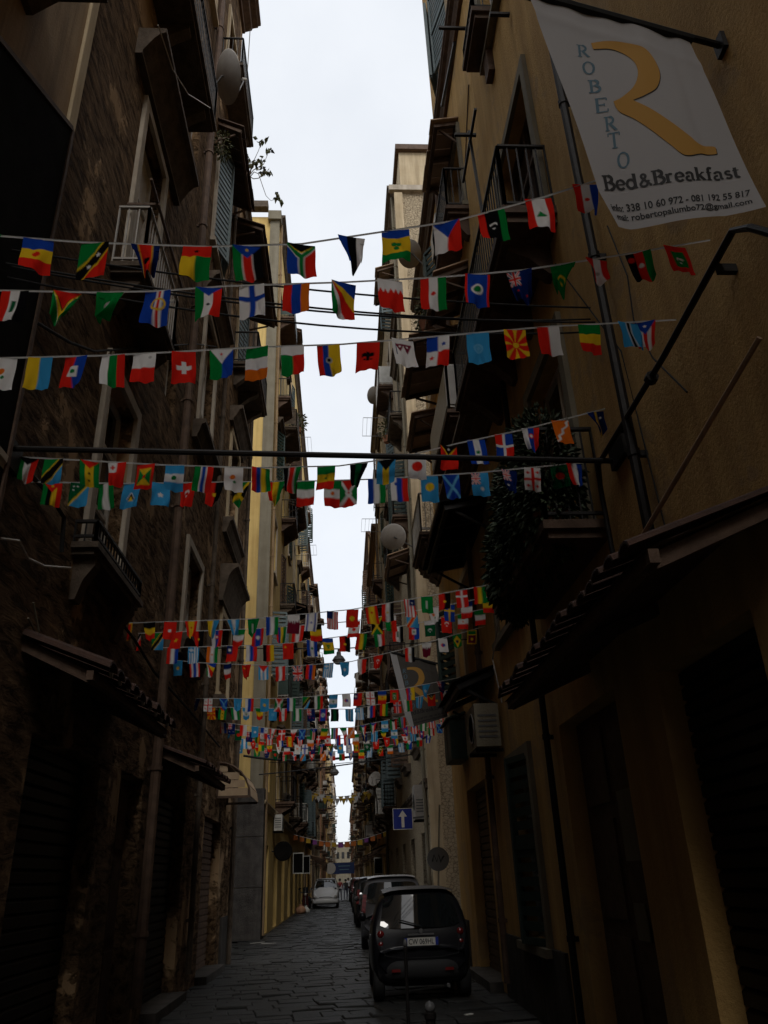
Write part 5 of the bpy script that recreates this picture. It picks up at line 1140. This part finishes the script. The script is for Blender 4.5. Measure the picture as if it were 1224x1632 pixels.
# ------------------------------------------------------------------ plants
def leaf(m, p, d, L, w_):
    d = Vector(d).normalized(); s = d.cross(Vector((random.gauss(0,1), random.gauss(0,1), random.gauss(0,1)))).normalized(); n_ = d.cross(s)
    m.add([p, p+d*L*.4+s*w_/2+n_*.16*L, p+d*L, p+d*L*.4-s*w_/2+n_*.1*L, p+d*L*.45-n_*.02], [(0,1,4),(1,2,4),(2,3,4),(3,0,4)])
t = thing('rooftop_plant', 'leafy branches reaching out from the left roof against the sky', 'plant', (-2.5, 15.0, 18.4))
pot = Vector((-2.62, 15.0, 18.45)); MB().lathe([(0,0),(.13,0),(.18,.28),(.16,.28),(.0,.25)], pot, 12).build('pot', M['terracotta'], t)
br_px = [[(395,300),(396,282),(400,268),(405,255),(412,240),(416,228)], [(396,282),(404,271),(412,266),(420,262),(427,245),(428,236)], [(396,285),(405,274),(412,277),(418,295),(424,312),(432,320),(441,317)], [(397,281),(404,285),(412,284),(418,279),(424,275)], [(396,290),(400,272),(398,255),(394,245)]]
brm, lf = MB(), MB(); rl = random.Random(3)
brm.tube([pot+Vector((0,0,.2)), on_y(395, 300, 15)], .018, 5)
for bp_ in br_px:
    pts = [on_y(a, b, 15+rl.uniform(-.1, .1)) for a, b in bp_]; brm.tube(pts, [.014-.0016*i for i in range(len(pts))], 5)
for (a, b, n) in ((412,226,3),(420,224,4),(427,237,5),(431,240,4),(410,255,7),(416,257,6),(420,251,4),(418,272,7),(425,274,6),(431,272,4),(421,268,4),(396,248,5),(392,245,4),(404,262,5),(443,312,6),(447,318,4),(438,306,2),(396,262,4),(408,266,3)):
    for k in range(n):
        p = on_y(a+rl.gauss(0, 2.2), b+rl.gauss(0, 2.2), 15+rl.gauss(0, .08)); leaf(lf, p, (rl.gauss(0,.5), rl.gauss(0,.5), -.8+rl.gauss(0,.5)), rl.uniform(.13, .22), rl.uniform(.08, .12))
brm.build('branches', M['brown'], t); lf.build('leaves', M['leaf'], t)
def shrub(label, c, r, n, mat='leaf', L=.12, pot=True, hang=0, name='potted_plant', cat='plant'):
    c = Vector(c); t = thing(name, label, cat, c)
    if pot: MB().lathe([(0,0),(.13,0),(.19,.26),(.17,.26),(0,.22)], c, 10).build('pot', M['terracotta'], t)
    base = c+Vector((0,0,.22 if pot else 0)); st, lv = MB(), MB()
    for k in range(max(5, n//40)):
        a = random.uniform(0, 6.3); e = base+Vector((r[0]*.8*math.cos(a)*random.random(), r[1]*.8*math.sin(a)*random.random(), r[2]*random.uniform(.3, 1.6)-hang)); st.tube([base, base.lerp(e, .5)+Vector((0,0,.05)), e], .008, 4)
    for k in range(n):
        v = Vector((random.gauss(0,1), random.gauss(0,1), random.gauss(0,1))).normalized()*random.random()**.4
        p = base+Vector((v.x*r[0], v.y*r[1], v.z*r[2]+r[2]*.8-hang)); leaf(lv, p, (v.x, v.y, v.z-.4), L*random.uniform(.6, 1.3), L*.5)
    st.build('stems', M['brown'], t); lv.build('leaves', M[mat], t); return t
shrub('bushy plants trailing from the small balcony on the right, before the rubble wall', (XR-.42, 14.2, 13.05), (.22, .85, .6), 420, hang=.1, L=.11)
shrub('ivy hanging from the roof edge of the far yellow house', (-XL+.3, 58.5, 12.6), (.4, .5, 1.4), 300, L=.25, pot=False, name='hanging_plant')
shrub('potted plant on a rubble stone house balcony', (XR-.5, 27.3, 17.8), (.3, .4, .45), 160, L=.14)
shrub('withered plant on the leafy left balcony far up', (-XL+.6, 37.0, 24.2), (.4, .5, .5), 160, L=.2)
shrub('small creeping plant on the tufa house upper window', (-XL+.2, 12.7, 16.9), (.16, .3, .4), 150, L=.1, pot=False)
# balcony smothered in dark evergreen on the ochre house
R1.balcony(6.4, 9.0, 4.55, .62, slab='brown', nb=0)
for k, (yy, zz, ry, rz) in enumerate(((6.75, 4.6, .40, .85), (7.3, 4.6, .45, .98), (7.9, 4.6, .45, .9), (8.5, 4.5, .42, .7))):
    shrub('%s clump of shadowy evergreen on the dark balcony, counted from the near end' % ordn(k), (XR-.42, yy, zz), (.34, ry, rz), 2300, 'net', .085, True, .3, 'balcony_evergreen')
# woven leafy screen balcony on the yellow house
Hh = HOUSES[0][0]
b = Hh.balcony(33.2, 36.6, 22.2, .75, slab='moss', panel='moss')

# ------------------------------------------------------------------ cars
def paint(name, c): return pmat(name, c, None, rough=.3, spec=.14, coat=.05)
CARGLASS = pmat('car_glass', (.008, .010, .011), None, rough=.03, spec=.9)
def wheel(t, x, y, r, w_=.17):
    rot = Matrix.Rotation(R_(90), 3, 'Y'); s = 1 if x > 0 else -1
    ty = MB().lathe([(r*.66,-w_/2),(r*.93,-w_/2),(r,-w_*.32),(r,w_*.32),(r*.93,w_/2),(r*.66,w_/2)], (x, y, r), 22, rot).build('wheel', M['black'], t, local=True, smooth=True)
    m = MB().lathe([(r*.66,-w_*.35),(r*.66,w_*.35)], (x, y, r), 22, rot)
    for k in range(6):
        a = k*math.pi/3; m.bar((x+s*w_*.3, y, r), (x+s*w_*.3, y+math.cos(a)*r*.66, r+math.sin(a)*r*.66), .05, .05)
    m.lathe([(0,-.02),(.07,-.02),(.07,.02),(0,.02)], (x+s*w_*.33, y, r), 10, rot); m.build('rim', M['dishgrey'], ty, local=True)
def car(label, loc, rz, body, st, wheels, r, rear, front, side, roofmat=None, plate=None, lights='round', name='parked_car', W=.755, rack_=False):
    """st: stations (y, zbot, zbelt, ztop, wb, wbelt, wtop); rear/front: (yb, zb, wb, yt, zt, wt); side: list of (y, z) outline of the side glass"""
    t = thing(name, label, 'car', loc, rz)
    m = MB(); n = 0
    for (y, zb, zl, zt, wb, wl, wt) in st:
        h = [(0, zb), (wb*.85, zb), (wb, zb+.10), (wl+.005, (zb+zl)*.5+.04), (wl*.99, zl), (wt+(wl-wt)*.35, zl+(zt-zl)*.62), (wt, zt-.07), (wt*.72, zt-.012), (0, zt)]
        lp = h+[(-a, b) for a, b in h[-2:0:-1]]; n = len(lp); m.v += [(a, y, b) for a, b in lp]
    for i in range(len(st)-1):
        for k in range(n): m.f.append((i*n+k, i*n+(k+1) % n, (i+1)*n+(k+1) % n, (i+1)*n+k))
    m.f.append(tuple(range(n))); m.f.append(tuple(range((len(st)-1)*n, len(st)*n))[::-1])
    b = m.build('body', body, t, local=True, smooth=True); sm = b.modifiers.new('subsurf', 'SUBSURF'); sm.levels = 2; sm.render_levels = 2
    def panel(nm, q, sg, mat, off=.012, bulge=.05, par=None):
        yb, zb, wb, yt, zt, wt = q
        def fn(u, v):
            w_ = wb+(wt-wb)*v; x = (u*2-1)*w_
            rnd_ = .10*max(0, abs(u*2-1)-.86)/.14*(1 if v in (0, 1) else 0)
            return (x, yb+(yt-yb)*v+sg*(-off-bulge*(1-(u*2-1)**2))+sg*bulge*.55, zb+(zt-zb)*v+(.05*max(0, abs(u*2-1)-.8)/.2)*(1-2*v)*(1 if v < .15 or v > .85 else 0))
        return MB().grid(fn, 12, 8).build(nm, mat, par or t, local=True, smooth=True)
    panel('rear_window', rear, 1, CARGLASS); panel('windscreen', front, -1, CARGLASS)
    # side glass follows the tumblehome
    for s in (-1, 1):
        pts = []
        for (y, z) in side:
            for a, c in zip(st, st[1:]):
                if a[0] <= y <= c[0]:
                    f = (y-a[0])/(c[0]-a[0]); zl, zt, wl, wt = [a[i]+(c[i]-a[i])*f for i in (2, 3, 5, 6)]; break
            k = min(1, max(0, (z-zl)/(zt-.07-zl))); pts.append((s*(wl+(wt-wl)*k+.008-.02*k), y, z))
        MB().add(pts, [tuple(range(len(pts)))]).build('side_window', CARGLASS, t, local=True)
        mx = MB().lathe([(0,-.07),(.06,-.05),(.075,0),(.06,.05),(0,.07)], (s*(W+.10), front[0]-.15, front[1]+.08), 10, Matrix.Rotation(R_(90), 3, 'Y')); mx.bar((s*(W-.03), front[0]-.12, front[1]+.04), (s*(W+.06), front[0]-.14, front[1]+.06), .03)
        mx.build('mirror', body, t, local=True, smooth=True)
        dm = MB(); yd0, yd1 = side[0][0]+.05, side[-1][0]
        dm.bar((s*(W+.004), (yd0+yd1)/2, .86), (s*(W+.004), (yd0+yd1)/2+.16, .86), .025, .03); dm.build('door_handle', M['chrome'], t, local=True)
    if roofmat:
        i0, i1 = [i for i, a in enumerate(st) if a[3] > .93*max(q[3] for q in st)][0], [i for i, a in enumerate(st) if a[3] > .93*max(q[3] for q in st)][-1]
        ya, yb_ = st[i0][0], st[i1][0]; za, zb_ = st[i0][3], st[i1][3]; wt = st[i0][6]; zmid = max(q[3] for q in st)
        MB().grid(lambda u, v: ((u*2-1)*wt*.93, ya-.05+(yb_-ya+.05)*v, za+(zb_-za)*v+(zmid-(za+zb_)/2+.012)*4*v*(1-v)*.5-.045*abs(u*2-1)**4+.006), 10, 8).build('roof', roofmat, t, local=True, smooth=True)
    for s in (-1, 1):
        for y in wheels: wheel(t, s*(W-.10), y, r)
    L = st[-1][0]
    # bumpers
    for (y0, sg, nm) in ((0, 1, 'rear_bumper'), (L, -1, 'front_bumper')):
        pts = [(-W+.03, y0+sg*.22, .42), (-W+.10, y0+sg*.05, .42), (-W*.5, y0-sg*.02, .42), (0, y0-sg*.04, .42), (W*.5, y0-sg*.02, .42), (W-.10, y0+sg*.05, .42), (W-.03, y0+sg*.22, .42)]
        def sec(u, v):
            f = u*(len(pts)-1); k = min(len(pts)-2, int(f)); p_ = Vector(pts[k]).lerp(Vector(pts[k+1]), f-k); a_ = v*math.pi
            return (p_.x*(1+.02*math.sin(a_)), p_.y+sg*(.04-.06*math.sin(a_)), .42+.13*math.cos(a_))
        bm_ = MB().grid(sec, 24, 8)
        bm_.build(nm, M['ink'] if body.name != 'pale_paint' else body, t, local=True, smooth=True)
    # lamps
    for s in (-1, 1):
        if lights == 'round':
            for k in range(2): MB().lathe([(0,.03),(.04,.025),(.055,0),(.055,-.04)], (s*(W-.14), .045+.01*k, .76+k*.14), 14, Matrix.Rotation(R_(90), 3, 'X')).build('tail_light', M['redl'], t, local=True, smooth=True)
        else:
            q = MB()
            for k in range(5): q.bar((s*(W-.075-.010*k), .03+.020*k, .80+.10*k), (s*(W-.08-.012*k), .04+.022*k, .89+.10*k), .10, .05)
            q.build('tail_light', M['redl'], t, local=True)
        MB().lathe([(0,.04),(.07,.03),(.09,0),(.09,-.05)], (s*(W-.2), L-.03, .68), 14, Matrix.Rotation(R_(-90), 3, 'X')).build('headlight', M['dishgrey'], t, local=True, smooth=True)
    if plate:
        txt, py, pz = plate; pm = MB().box(-.26, .26, py-.012, py, pz-.055, pz+.055).build('license_plate', M['offwhite'], t, local=True)
        for s in (-1, 1): MB().box(s*.26, s*.215, py-.015, py-.0125, pz-.053, pz+.053).build('blue_band', M['blue'], pm, local=True)
        vs, fs = text_mesh(txt, .012); vs = fit(vs, -.195, .195, pz-.038, pz+.038)
        MB().add([(a, py-.016, b) for a, b in vs], fs).build('plate_number', M['ink'], pm, local=True)
        fr = MB()
        for (a, c, d_, e) in ((-.275,.275,-.07,-.057),(-.275,.275,.057,.07),(-.275,-.262,-.057,.057),(.262,.275,-.057,.057)): fr.box(a, c, py-.018, py+.005, pz+d_, pz+e)
        fr.build('plate_frame', M['ink'], pm, local=True)
        MB().box(-.2, .2, py-.03, py+.01, pz+.085, pz+.105).build('plate_lamp_strip', M['chrome'], t, local=True)
    sm_ = MB(); hw = W*.80
    for a_, c_ in zip([(-hw,.10,1.0),(-hw*.97,-.005,.80),(-hw*.93,-.02,.62),(-hw*.5,-.03,.58),(0,-.035,.575),(hw*.5,-.03,.58),(hw*.93,-.02,.62),(hw*.97,-.005,.80)], [(-hw*.97,-.005,.80),(-hw*.93,-.02,.62),(-hw*.5,-.03,.58),(0,-.035,.575),(hw*.5,-.03,.58),(hw*.93,-.02,.62),(hw*.97,-.005,.80),(hw,.10,1.0)]): sm_.bar(a_, c_, .008, .008)
    sm_.build('tailgate_seam', M['ink'], t, local=True)
    for s_ in (-1, 1): MB().box(s_*(W*.45), s_*(W*.62), -.065, -.055, .40, .44).build('reflector', M['redl'], t, local=True)
    MB().lathe([(0,.012),(.03,.010),(.035,0)], (0, -.02, .93), 12, Matrix.Rotation(R_(90), 3, 'X')).build('badge', M['chrome'], t, local=True)
    MB().tube([(W*.5, .06, .20), (W*.5, -.03, .20)], .025, 8).build('exhaust', M['chrome'], t, local=True)
    wp = MB().bar((0, rear[0]-.075, rear[1]+.03), (-.32, rear[0]-.05, rear[1]+.12), .018); wp.build('rear_wiper', M['ink'], t, local=True)
    return t
SMART = [(0,.34,.62,.70,.58,.66,.62),(.03,.24,.78,.90,.66,.73,.68),(.10,.20,.93,1.08,.71,.75,.67),(.18,.19,.97,1.36,.73,.76,.63),(.27,.18,.98,1.50,.74,.765,.60),(.85,.18,.97,1.55,.74,.76,.565),(1.35,.18,.95,1.53,.74,.76,.565),(1.75,.18,.93,1.32,.74,.755,.58),(2.02,.2,.90,1.02,.73,.745,.62),(2.32,.25,.76,.84,.68,.71,.6),(2.5,.34,.58,.64,.56,.6,.5)]
car('small black two-seat city car parked nearest on the right, seen from behind', (1.17, 13.42, 0), 0, paint('black_paint', (.008, .008, .010)), SMART, (.36, 2.18), .285,
    (.062, .97, .62, .205, 1.43, .55), (1.99, 1.0, .62, 1.46, 1.47, .52), [(.5, 1.0), (1.75, 1.0), (1.42, 1.42), (.5, 1.44)], roofmat=pmat('grey_roof', (.075, .070, .066), None, rough=.45), plate=('CW 069HL', -.012, .79), lights='round')
VAN = [(0,.36,.70,.82,.66,.76,.74),(.05,.26,.92,1.02,.76,.83,.78),(.10,.22,1.0,1.30,.79,.85,.76),(.20,.20,1.03,1.58,.81,.86,.72),(.36,.2,1.03,1.70,.82,.865,.70),(1.2,.2,1.02,1.76,.82,.865,.69),(2.1,.2,1.0,1.72,.82,.865,.68),(2.75,.2,.97,1.35,.82,.86,.68),(3.1,.22,.95,1.04,.81,.85,.7),(3.7,.25,.82,.88,.76,.80,.66),(3.95,.36,.62,.68,.6,.66,.5)]
car('taller dark hatchback with red lamp strip and pale roof, parked second on the right', (1.28, 22.7, 0), R_(-1), paint('grey_paint', (.035, .033, .034)), VAN, (.62, 3.2), .31,
    (.045, 1.07, .70, .18, 1.57, .63), (3.05, 1.06, .72, 2.35, 1.64, .60), [(.5, 1.08), (2.75, 1.08), (2.2, 1.58), (.5, 1.60)], roofmat=pmat('silver_roof', (.30, .29, .28), None, rough=.35), lights='tall', W=.86, plate=('BX 417KD', -.01, .80) if False else None)
car('dark car parked third on the right, half hidden by the hatchback', (1.30, 33.0, 0), R_(1), paint('charcoal_paint', (.02, .02, .022)), VAN, (.62, 3.2), .31,
    (.045, 1.07, .70, .18, 1.57, .63), (3.05, 1.06, .72, 2.35, 1.64, .60), [(.5, 1.08), (2.75, 1.08), (2.2, 1.58), (.5, 1.60)], roofmat=pmat('dark_roof', (.12, .12, .12), None, rough=.3), lights='tall', W=.86)
car('dark car parked fourth on the right, far down the row', (1.25, 45.0, 0), R_(2), paint('charcoal_paint', (.02, .02, .022)), SMART, (.36, 2.18), .285,
    (.062, .97, .62, .205, 1.43, .55), (1.99, 1.0, .62, 1.46, 1.47, .52), [(.5, 1.0), (1.75, 1.0), (1.42, 1.42), (.5, 1.44)], lights='round')
car('pale delivery car facing the viewer on the left of the far street', (-1.2, 59.5, 0), R_(180), paint('pale_paint', (.42, .42, .42)), VAN, (.62, 3.2), .31,
    (.045, 1.07, .70, .18, 1.57, .63), (3.05, 1.06, .72, 2.35, 1.64, .60), [(.5, 1.08), (2.75, 1.08), (2.2, 1.58), (.5, 1.60)], roofmat=pmat('white_roof', (.6, .6, .6), None, rough=.35), lights='tall', W=.86)
car('dark car behind the pale delivery car on the left', (-1.35, 70.5, 0), R_(180), paint('charcoal_paint', (.02, .02, .022)), VAN, (.62, 3.2), .31,
    (.045, 1.07, .70, .18, 1.57, .63), (3.05, 1.06, .72, 2.35, 1.64, .60), [(.5, 1.08), (2.75, 1.08), (2.2, 1.58), (.5, 1.60)], lights='tall', W=.86)

def scooter(label, loc, rz, col):
    t = thing('motor_scooter', label, 'scooter', loc, rz, group='scooters parked on the left')
    rot = Matrix.Rotation(R_(90), 3, 'Y')
    for y in (0, 1.25):
        w_ = MB().lathe([(.14,-.05),(.22,-.05),(.24,0),(.22,.05),(.14,.05)], (0, y, .24), 16, rot).build('wheel', M['black'], t, local=True, smooth=True)
        MB().lathe([(0,-.03),(.15,-.03),(.15,.03),(0,.03)], (0, y, .24), 12, rot).build('rim', M['dishgrey'], w_, local=True)
    body = MB()
    prof = [(-.28,.42,.06),(-.22,.62,.15),(.0,.66,.19),(.35,.64,.17),(.5,.45,.16),(.55,.28,.17),(.95,.26,.17),(1.05,.4,.2)]
    for (a, b) in zip(prof, prof[1:]):
        body.add([(-a[2],a[0],a[1]),(a[2],a[0],a[1]),(b[2],b[0],b[1]),(-b[2],b[0],b[1]),(-a[2]*.8,a[0],a[1]-.18),(a[2]*.8,a[0],a[1]-.18),(b[2]*.8,b[0],b[1]-.14),(-b[2]*.8,b[0],b[1]-.14)],
                 [(0,1,2,3),(4,7,6,5),(0,4,5,1),(1,5,6,2),(2,6,7,3),(3,7,4,0)])
    body.build('body', col, t, local=True)
    MB().add([(-.2,.98,.36),(.2,.98,.36),(.14,1.1,.92),(-.14,1.1,.92),(-.17,1.06,.36),(.17,1.06,.36),(.11,1.16,.92),(-.11,1.16,.92)], [(0,1,2,3),(4,7,6,5),(0,4,5,1),(1,5,6,2),(2,6,7,3),(3,7,4,0)]).build('leg_shield', col, t, local=True)
    MB().grid(lambda u, v: ((u-.5)*.26*(1-.3*v), -.22+.62*v, .70+.06*math.sin(v*3.1)-.05*(2*u-1)**2), 6, 6).build('seat', M['black'], t, local=True, smooth=True)
    MB().tube([(-.33,1.02,1.02),(-.1,1.1,1.03),(.1,1.1,1.03),(.33,1.02,1.02)], .018, 6).tube([(0,1.1,1.0),(0,1.22,.3)], .025, 6).build('handlebar', M['chrome'], t, local=True)
    MB().lathe([(0,.05),(.06,.04),(.075,0),(.07,-.06)], (0, 1.17, .93), 12, Matrix.Rotation(R_(-90), 3, 'X')).build('headlight', M['dishgrey'], t, local=True, smooth=True)
    for s in (-1, 1): MB().lathe([(0,-.01),(.055,-.01),(.055,.01),(0,.01)], (s*.36, 1.05, 1.22), 10, Matrix.Rotation(R_(90), 3, 'X')).tube([(s*.28,1.04,1.03),(s*.36,1.05,1.2)], .008, 4).build('mirror', M['black'], t, local=True)
    MB().grid(lambda u, v: ((u-.5)*.3, 1.17-.08*v+.05*(2*u-1)**2*-1, 1.0+.3*v), 5, 4).build('wind_shield', M['glass'], t, local=True, smooth=True)
scooter('dark scooter parked on the left in front of the pale delivery car', (-2.2, 54.8, 0), R_(170), paint('black_paint', (.008, .008, .010)))
scooter('second dark scooter on the left, by the yellow house wall', (-2.35, 51.5, 0), R_(185), paint('maroon_paint', (.05, .012, .012)))
scooter('scooter parked farther off on the left, behind the dark car', (-1.9, 76.0, 0), R_(178), paint('charcoal_paint', (.02, .02, .022)))

# bollards in front of the nearest car
def bollard(label, x, y, h, r):
    t = thing('iron_bollard', label, 'bollard', (x, y, 0), group='bollards before the parked car')
    MB().lathe([(r*1.6,-.02),(r*1.6,.05),(r*1.1,.09),(r,.14),(r,h-.12),(r*1.25,h-.10),(r*1.25,h-.06),(r*.9,h-.05)], (x, y, 0), 14).build('post', M['iron'], t, smooth=False)
    MB().lathe([(r*.9,h-.05),(r*1.2,h-.02),(r*.9,h+.02),(0,h+.04)], (x, y, 0), 14).build('cap', M['chrome'], t, smooth=True)
bollard('slim tall iron bollard behind the black city car, left one', .755, 11.0, .95, .022)
bollard('stouter iron bollard behind the black city car, right one', .80, 8.6, .58, .045)

# rubbish bags and crates by the left wall
for k, (x, y, s, lab) in enumerate(((-2.45, 49.0, .32, 'small reddish rubbish bag at the foot of the yellow house'), (-2.2, 49.5, .26, 'pale rubbish bag beside the reddish one'))):
    m = MB(); n = 10
    prof = [(s*.7,0),(s,.25*s),(s*.95,.7*s),(s*.55,1.1*s),(s*.15,1.3*s),(s*.3,1.5*s)]
    m.lathe(prof, (x, y, -.01), n); m.v = [(v[0]+random.gauss(0,.03), v[1]+random.gauss(0,.03), max(-.005, v[2]+random.gauss(0,.02))) for v in m.v]
    tag(m.build('rubbish_bag', M['rose'] if k == 0 else M['offwhite'], org=(x, y, 0), smooth=True), lab, 'bag')

# people walking far down the street
def person(label, x, y, h, top, legs, step, facing):
    t = thing('person', label, 'person', (x, y, 0), facing)
    k = h/1.75
    J = dict(pel=(0,0,.95), ches=(0,0,1.28), neck=(0,0,1.47), head=(0,.02,1.60), top=(0,.01,1.71), ls=(-.18,0,1.42), le=(-.24,-.02-step*.1,1.14), lh=(-.24,.08-step*.25,.90), lf=(-.24,.11-step*.27,.80),
             rs=(.18,0,1.42), re=(.24,-.02+step*.1,1.14), rh=(.24,.08+step*.25,.90), rf=(.24,.11+step*.27,.80), lk=(-.10,step*.22+.03,.50), la=(-.10,step*.35-.04,.09), lt=(-.10,step*.35+.14,.035), rk=(.10,-step*.15+.04,.50), ra=(.10,-step*.35-.04,.10), rt=(.10,-step*.35+.13,.04), lp=(-.09,0,.90), rp=(.09,0,.90))
    rad = dict(pel=.135, ches=.15, neck=.055, head=.095, top=.07, ls=.065, le=.045, lh=.032, lf=.03, rs=.065, re=.045, rh=.032, rf=.03, lk=.062, la=.042, lt=.035, rk=.062, ra=.042, rt=.035, lp=.095, rp=.095)
    E_ = [('pel','ches'),('ches','neck'),('neck','head'),('head','top'),('ches','ls'),('ls','le'),('le','lh'),('lh','lf'),('ches','rs'),('rs','re'),('re','rh'),('rh','rf'),('pel','lp'),('lp','lk'),('lk','la'),('la','lt'),('pel','rp'),('rp','rk'),('rk','ra'),('ra','rt')]
    ks = list(J); me = bpy.data.meshes.new('body'); me.from_pydata([tuple(c*k for c in J[q]) for q in ks], [(ks.index(a), ks.index(b)) for a, b in E_], [])
    o = bpy.data.objects.new('body', me); COL.objects.link(o); o.parent = t
    sk = o.modifiers.new('skin', 'SKIN'); me.skin_vertices.new() if not me.skin_vertices else None
    for i, q in enumerate(ks):
        sv = me.skin_vertices[0].data[i]; sv.radius = (rad[q]*k, rad[q]*k*.85); sv.use_root = (q == 'pel')
    o.modifiers.new('sub', 'SUBSURF').levels = 2; o.modifiers['sub'].render_levels = 2
    m = bpy.data.materials.new('person_clothes'); m.use_nodes = True; nt_ = m.node_tree; b = nt_.nodes['Principled BSDF']; b.inputs['Roughness'].default_value = .9
    tc = nt_.nodes.new('ShaderNodeTexCoord'); sx = nt_.nodes.new('ShaderNodeSeparateXYZ'); rp = nt_.nodes.new('ShaderNodeValToRGB'); rp.color_ramp.interpolation = 'CONSTANT'
    dv = nt_.nodes.new('ShaderNodeMath'); dv.operation = 'DIVIDE'; dv.inputs[1].default_value = 2*k
    nt_.links.new(tc.outputs['Object'], sx.inputs[0]); nt_.links.new(sx.outputs[2], dv.inputs[0]); nt_.links.new(dv.outputs[0], rp.inputs[0]); nt_.links.new(rp.outputs[0], b.inputs[0])
    e = rp.color_ramp.elements; e[0].position = 0; e[0].color = (.02,.02,.02,1); e[1].position = .045; e[1].color = (*legs,1)
    for pos, c in ((.475, top), (.735, (.42,.26,.19)), (.835, (.03,.02,.015))): n_ = e.new(pos); n_.color = (*c, 1)
    me.materials.append(m)
    hr = MB().lathe([(.0,.125),(.07,.11),(.105,.06),(.112,.0),(.10,-.05)], Vector((0,-.015,1.625))*k, 12, Matrix.Scale(k, 3)); hr.build('hair', M['ink'], t, local=True, smooth=True)
person('person in a dark red top walking away in the middle of the far street', -.35, 74, 1.72, (.22, .03, .03), (.02, .02, .03), .8, .1)
person('person in black clothes walking beside the dark red top', .15, 76, 1.66, (.02, .02, .02), (.03, .03, .05), -.7, -.1)
person('person in a white shirt farther down the street', .45, 88, 1.75, (.5, .5, .5), (.04, .05, .09), .5, 3.1)

# litter on the paving
for k, (px, py, L_, a_, lab) in enumerate(((410, 1503, .5, .7, 'pale strip of card lying at the foot of the tufa house'), (428, 1504, .45, -.1, 'thin pale stick lying on the paving by the card strip'), (747, 1618, .12, .4, 'scrap of white paper on the paving by the right wall'))):
    p = on_z(px, py, .01); o = MB().bar((p.x-L_/2*math.cos(a_), p.y-L_/2*math.sin(a_), .018), (p.x+L_/2*math.cos(a_), p.y+L_/2*math.sin(a_), .022), .05, .012).build('litter', M['offwhite'], org=(p.x, p.y, 0)); tag(o, lab, 'litter')

# more of the far street's clutter: parked cars, scooters, shop canopies, people
VANW = ((.045, 1.07, .70, .18, 1.57, .63), (3.05, 1.06, .72, 2.35, 1.64, .60), [(.5, 1.08), (2.75, 1.08), (2.2, 1.58), (.5, 1.60)])
for (x, y, a_, pt, lab) in ((1.3, 56, 0, 'maroon_paint', 'dark maroon car parked fifth on the right'), (1.35, 66, 2, 'charcoal_paint', 'charcoal car parked sixth on the right, very small'), (-1.5, 92, 180, 'grey_paint', 'grey car on the left beyond the walking people'), (1.4, 100, 0, 'pale_paint', 'pale car on the right beyond the walking people')):
    car(lab, (x, y, 0), R_(a_), MATS[pt], VAN, (.62, 3.2), .31, *VANW, lights='tall', W=.86)
scooter('scooter leaning by the right wall beyond the parked cars', (1.9, 84.0, 0), R_(5), MATS['black_paint'])
person('person in blue standing by the left wall far away', -1.3, 82, 1.7, (.03, .05, .16), (.02, .02, .03), .1, 2.0)
person('person in grey walking on the right beyond the cars', 1.0, 95, 1.74, (.12, .12, .12), (.02, .02, .03), .6, .2)
for k, (Hh, y0, y1, h_, wc, dec) in enumerate(HOUSES):
    if y0 < 40: continue
    for c_ in wc[::2]: Hh.canopy(c_-1.2, c_+1.2, 3.4, 3.05, .9+.3*((k*7) % 3)/2, 2, plank=('tarp', 'brown', 'plank')[(k+int(c_)) % 3], name='shop_canopy')
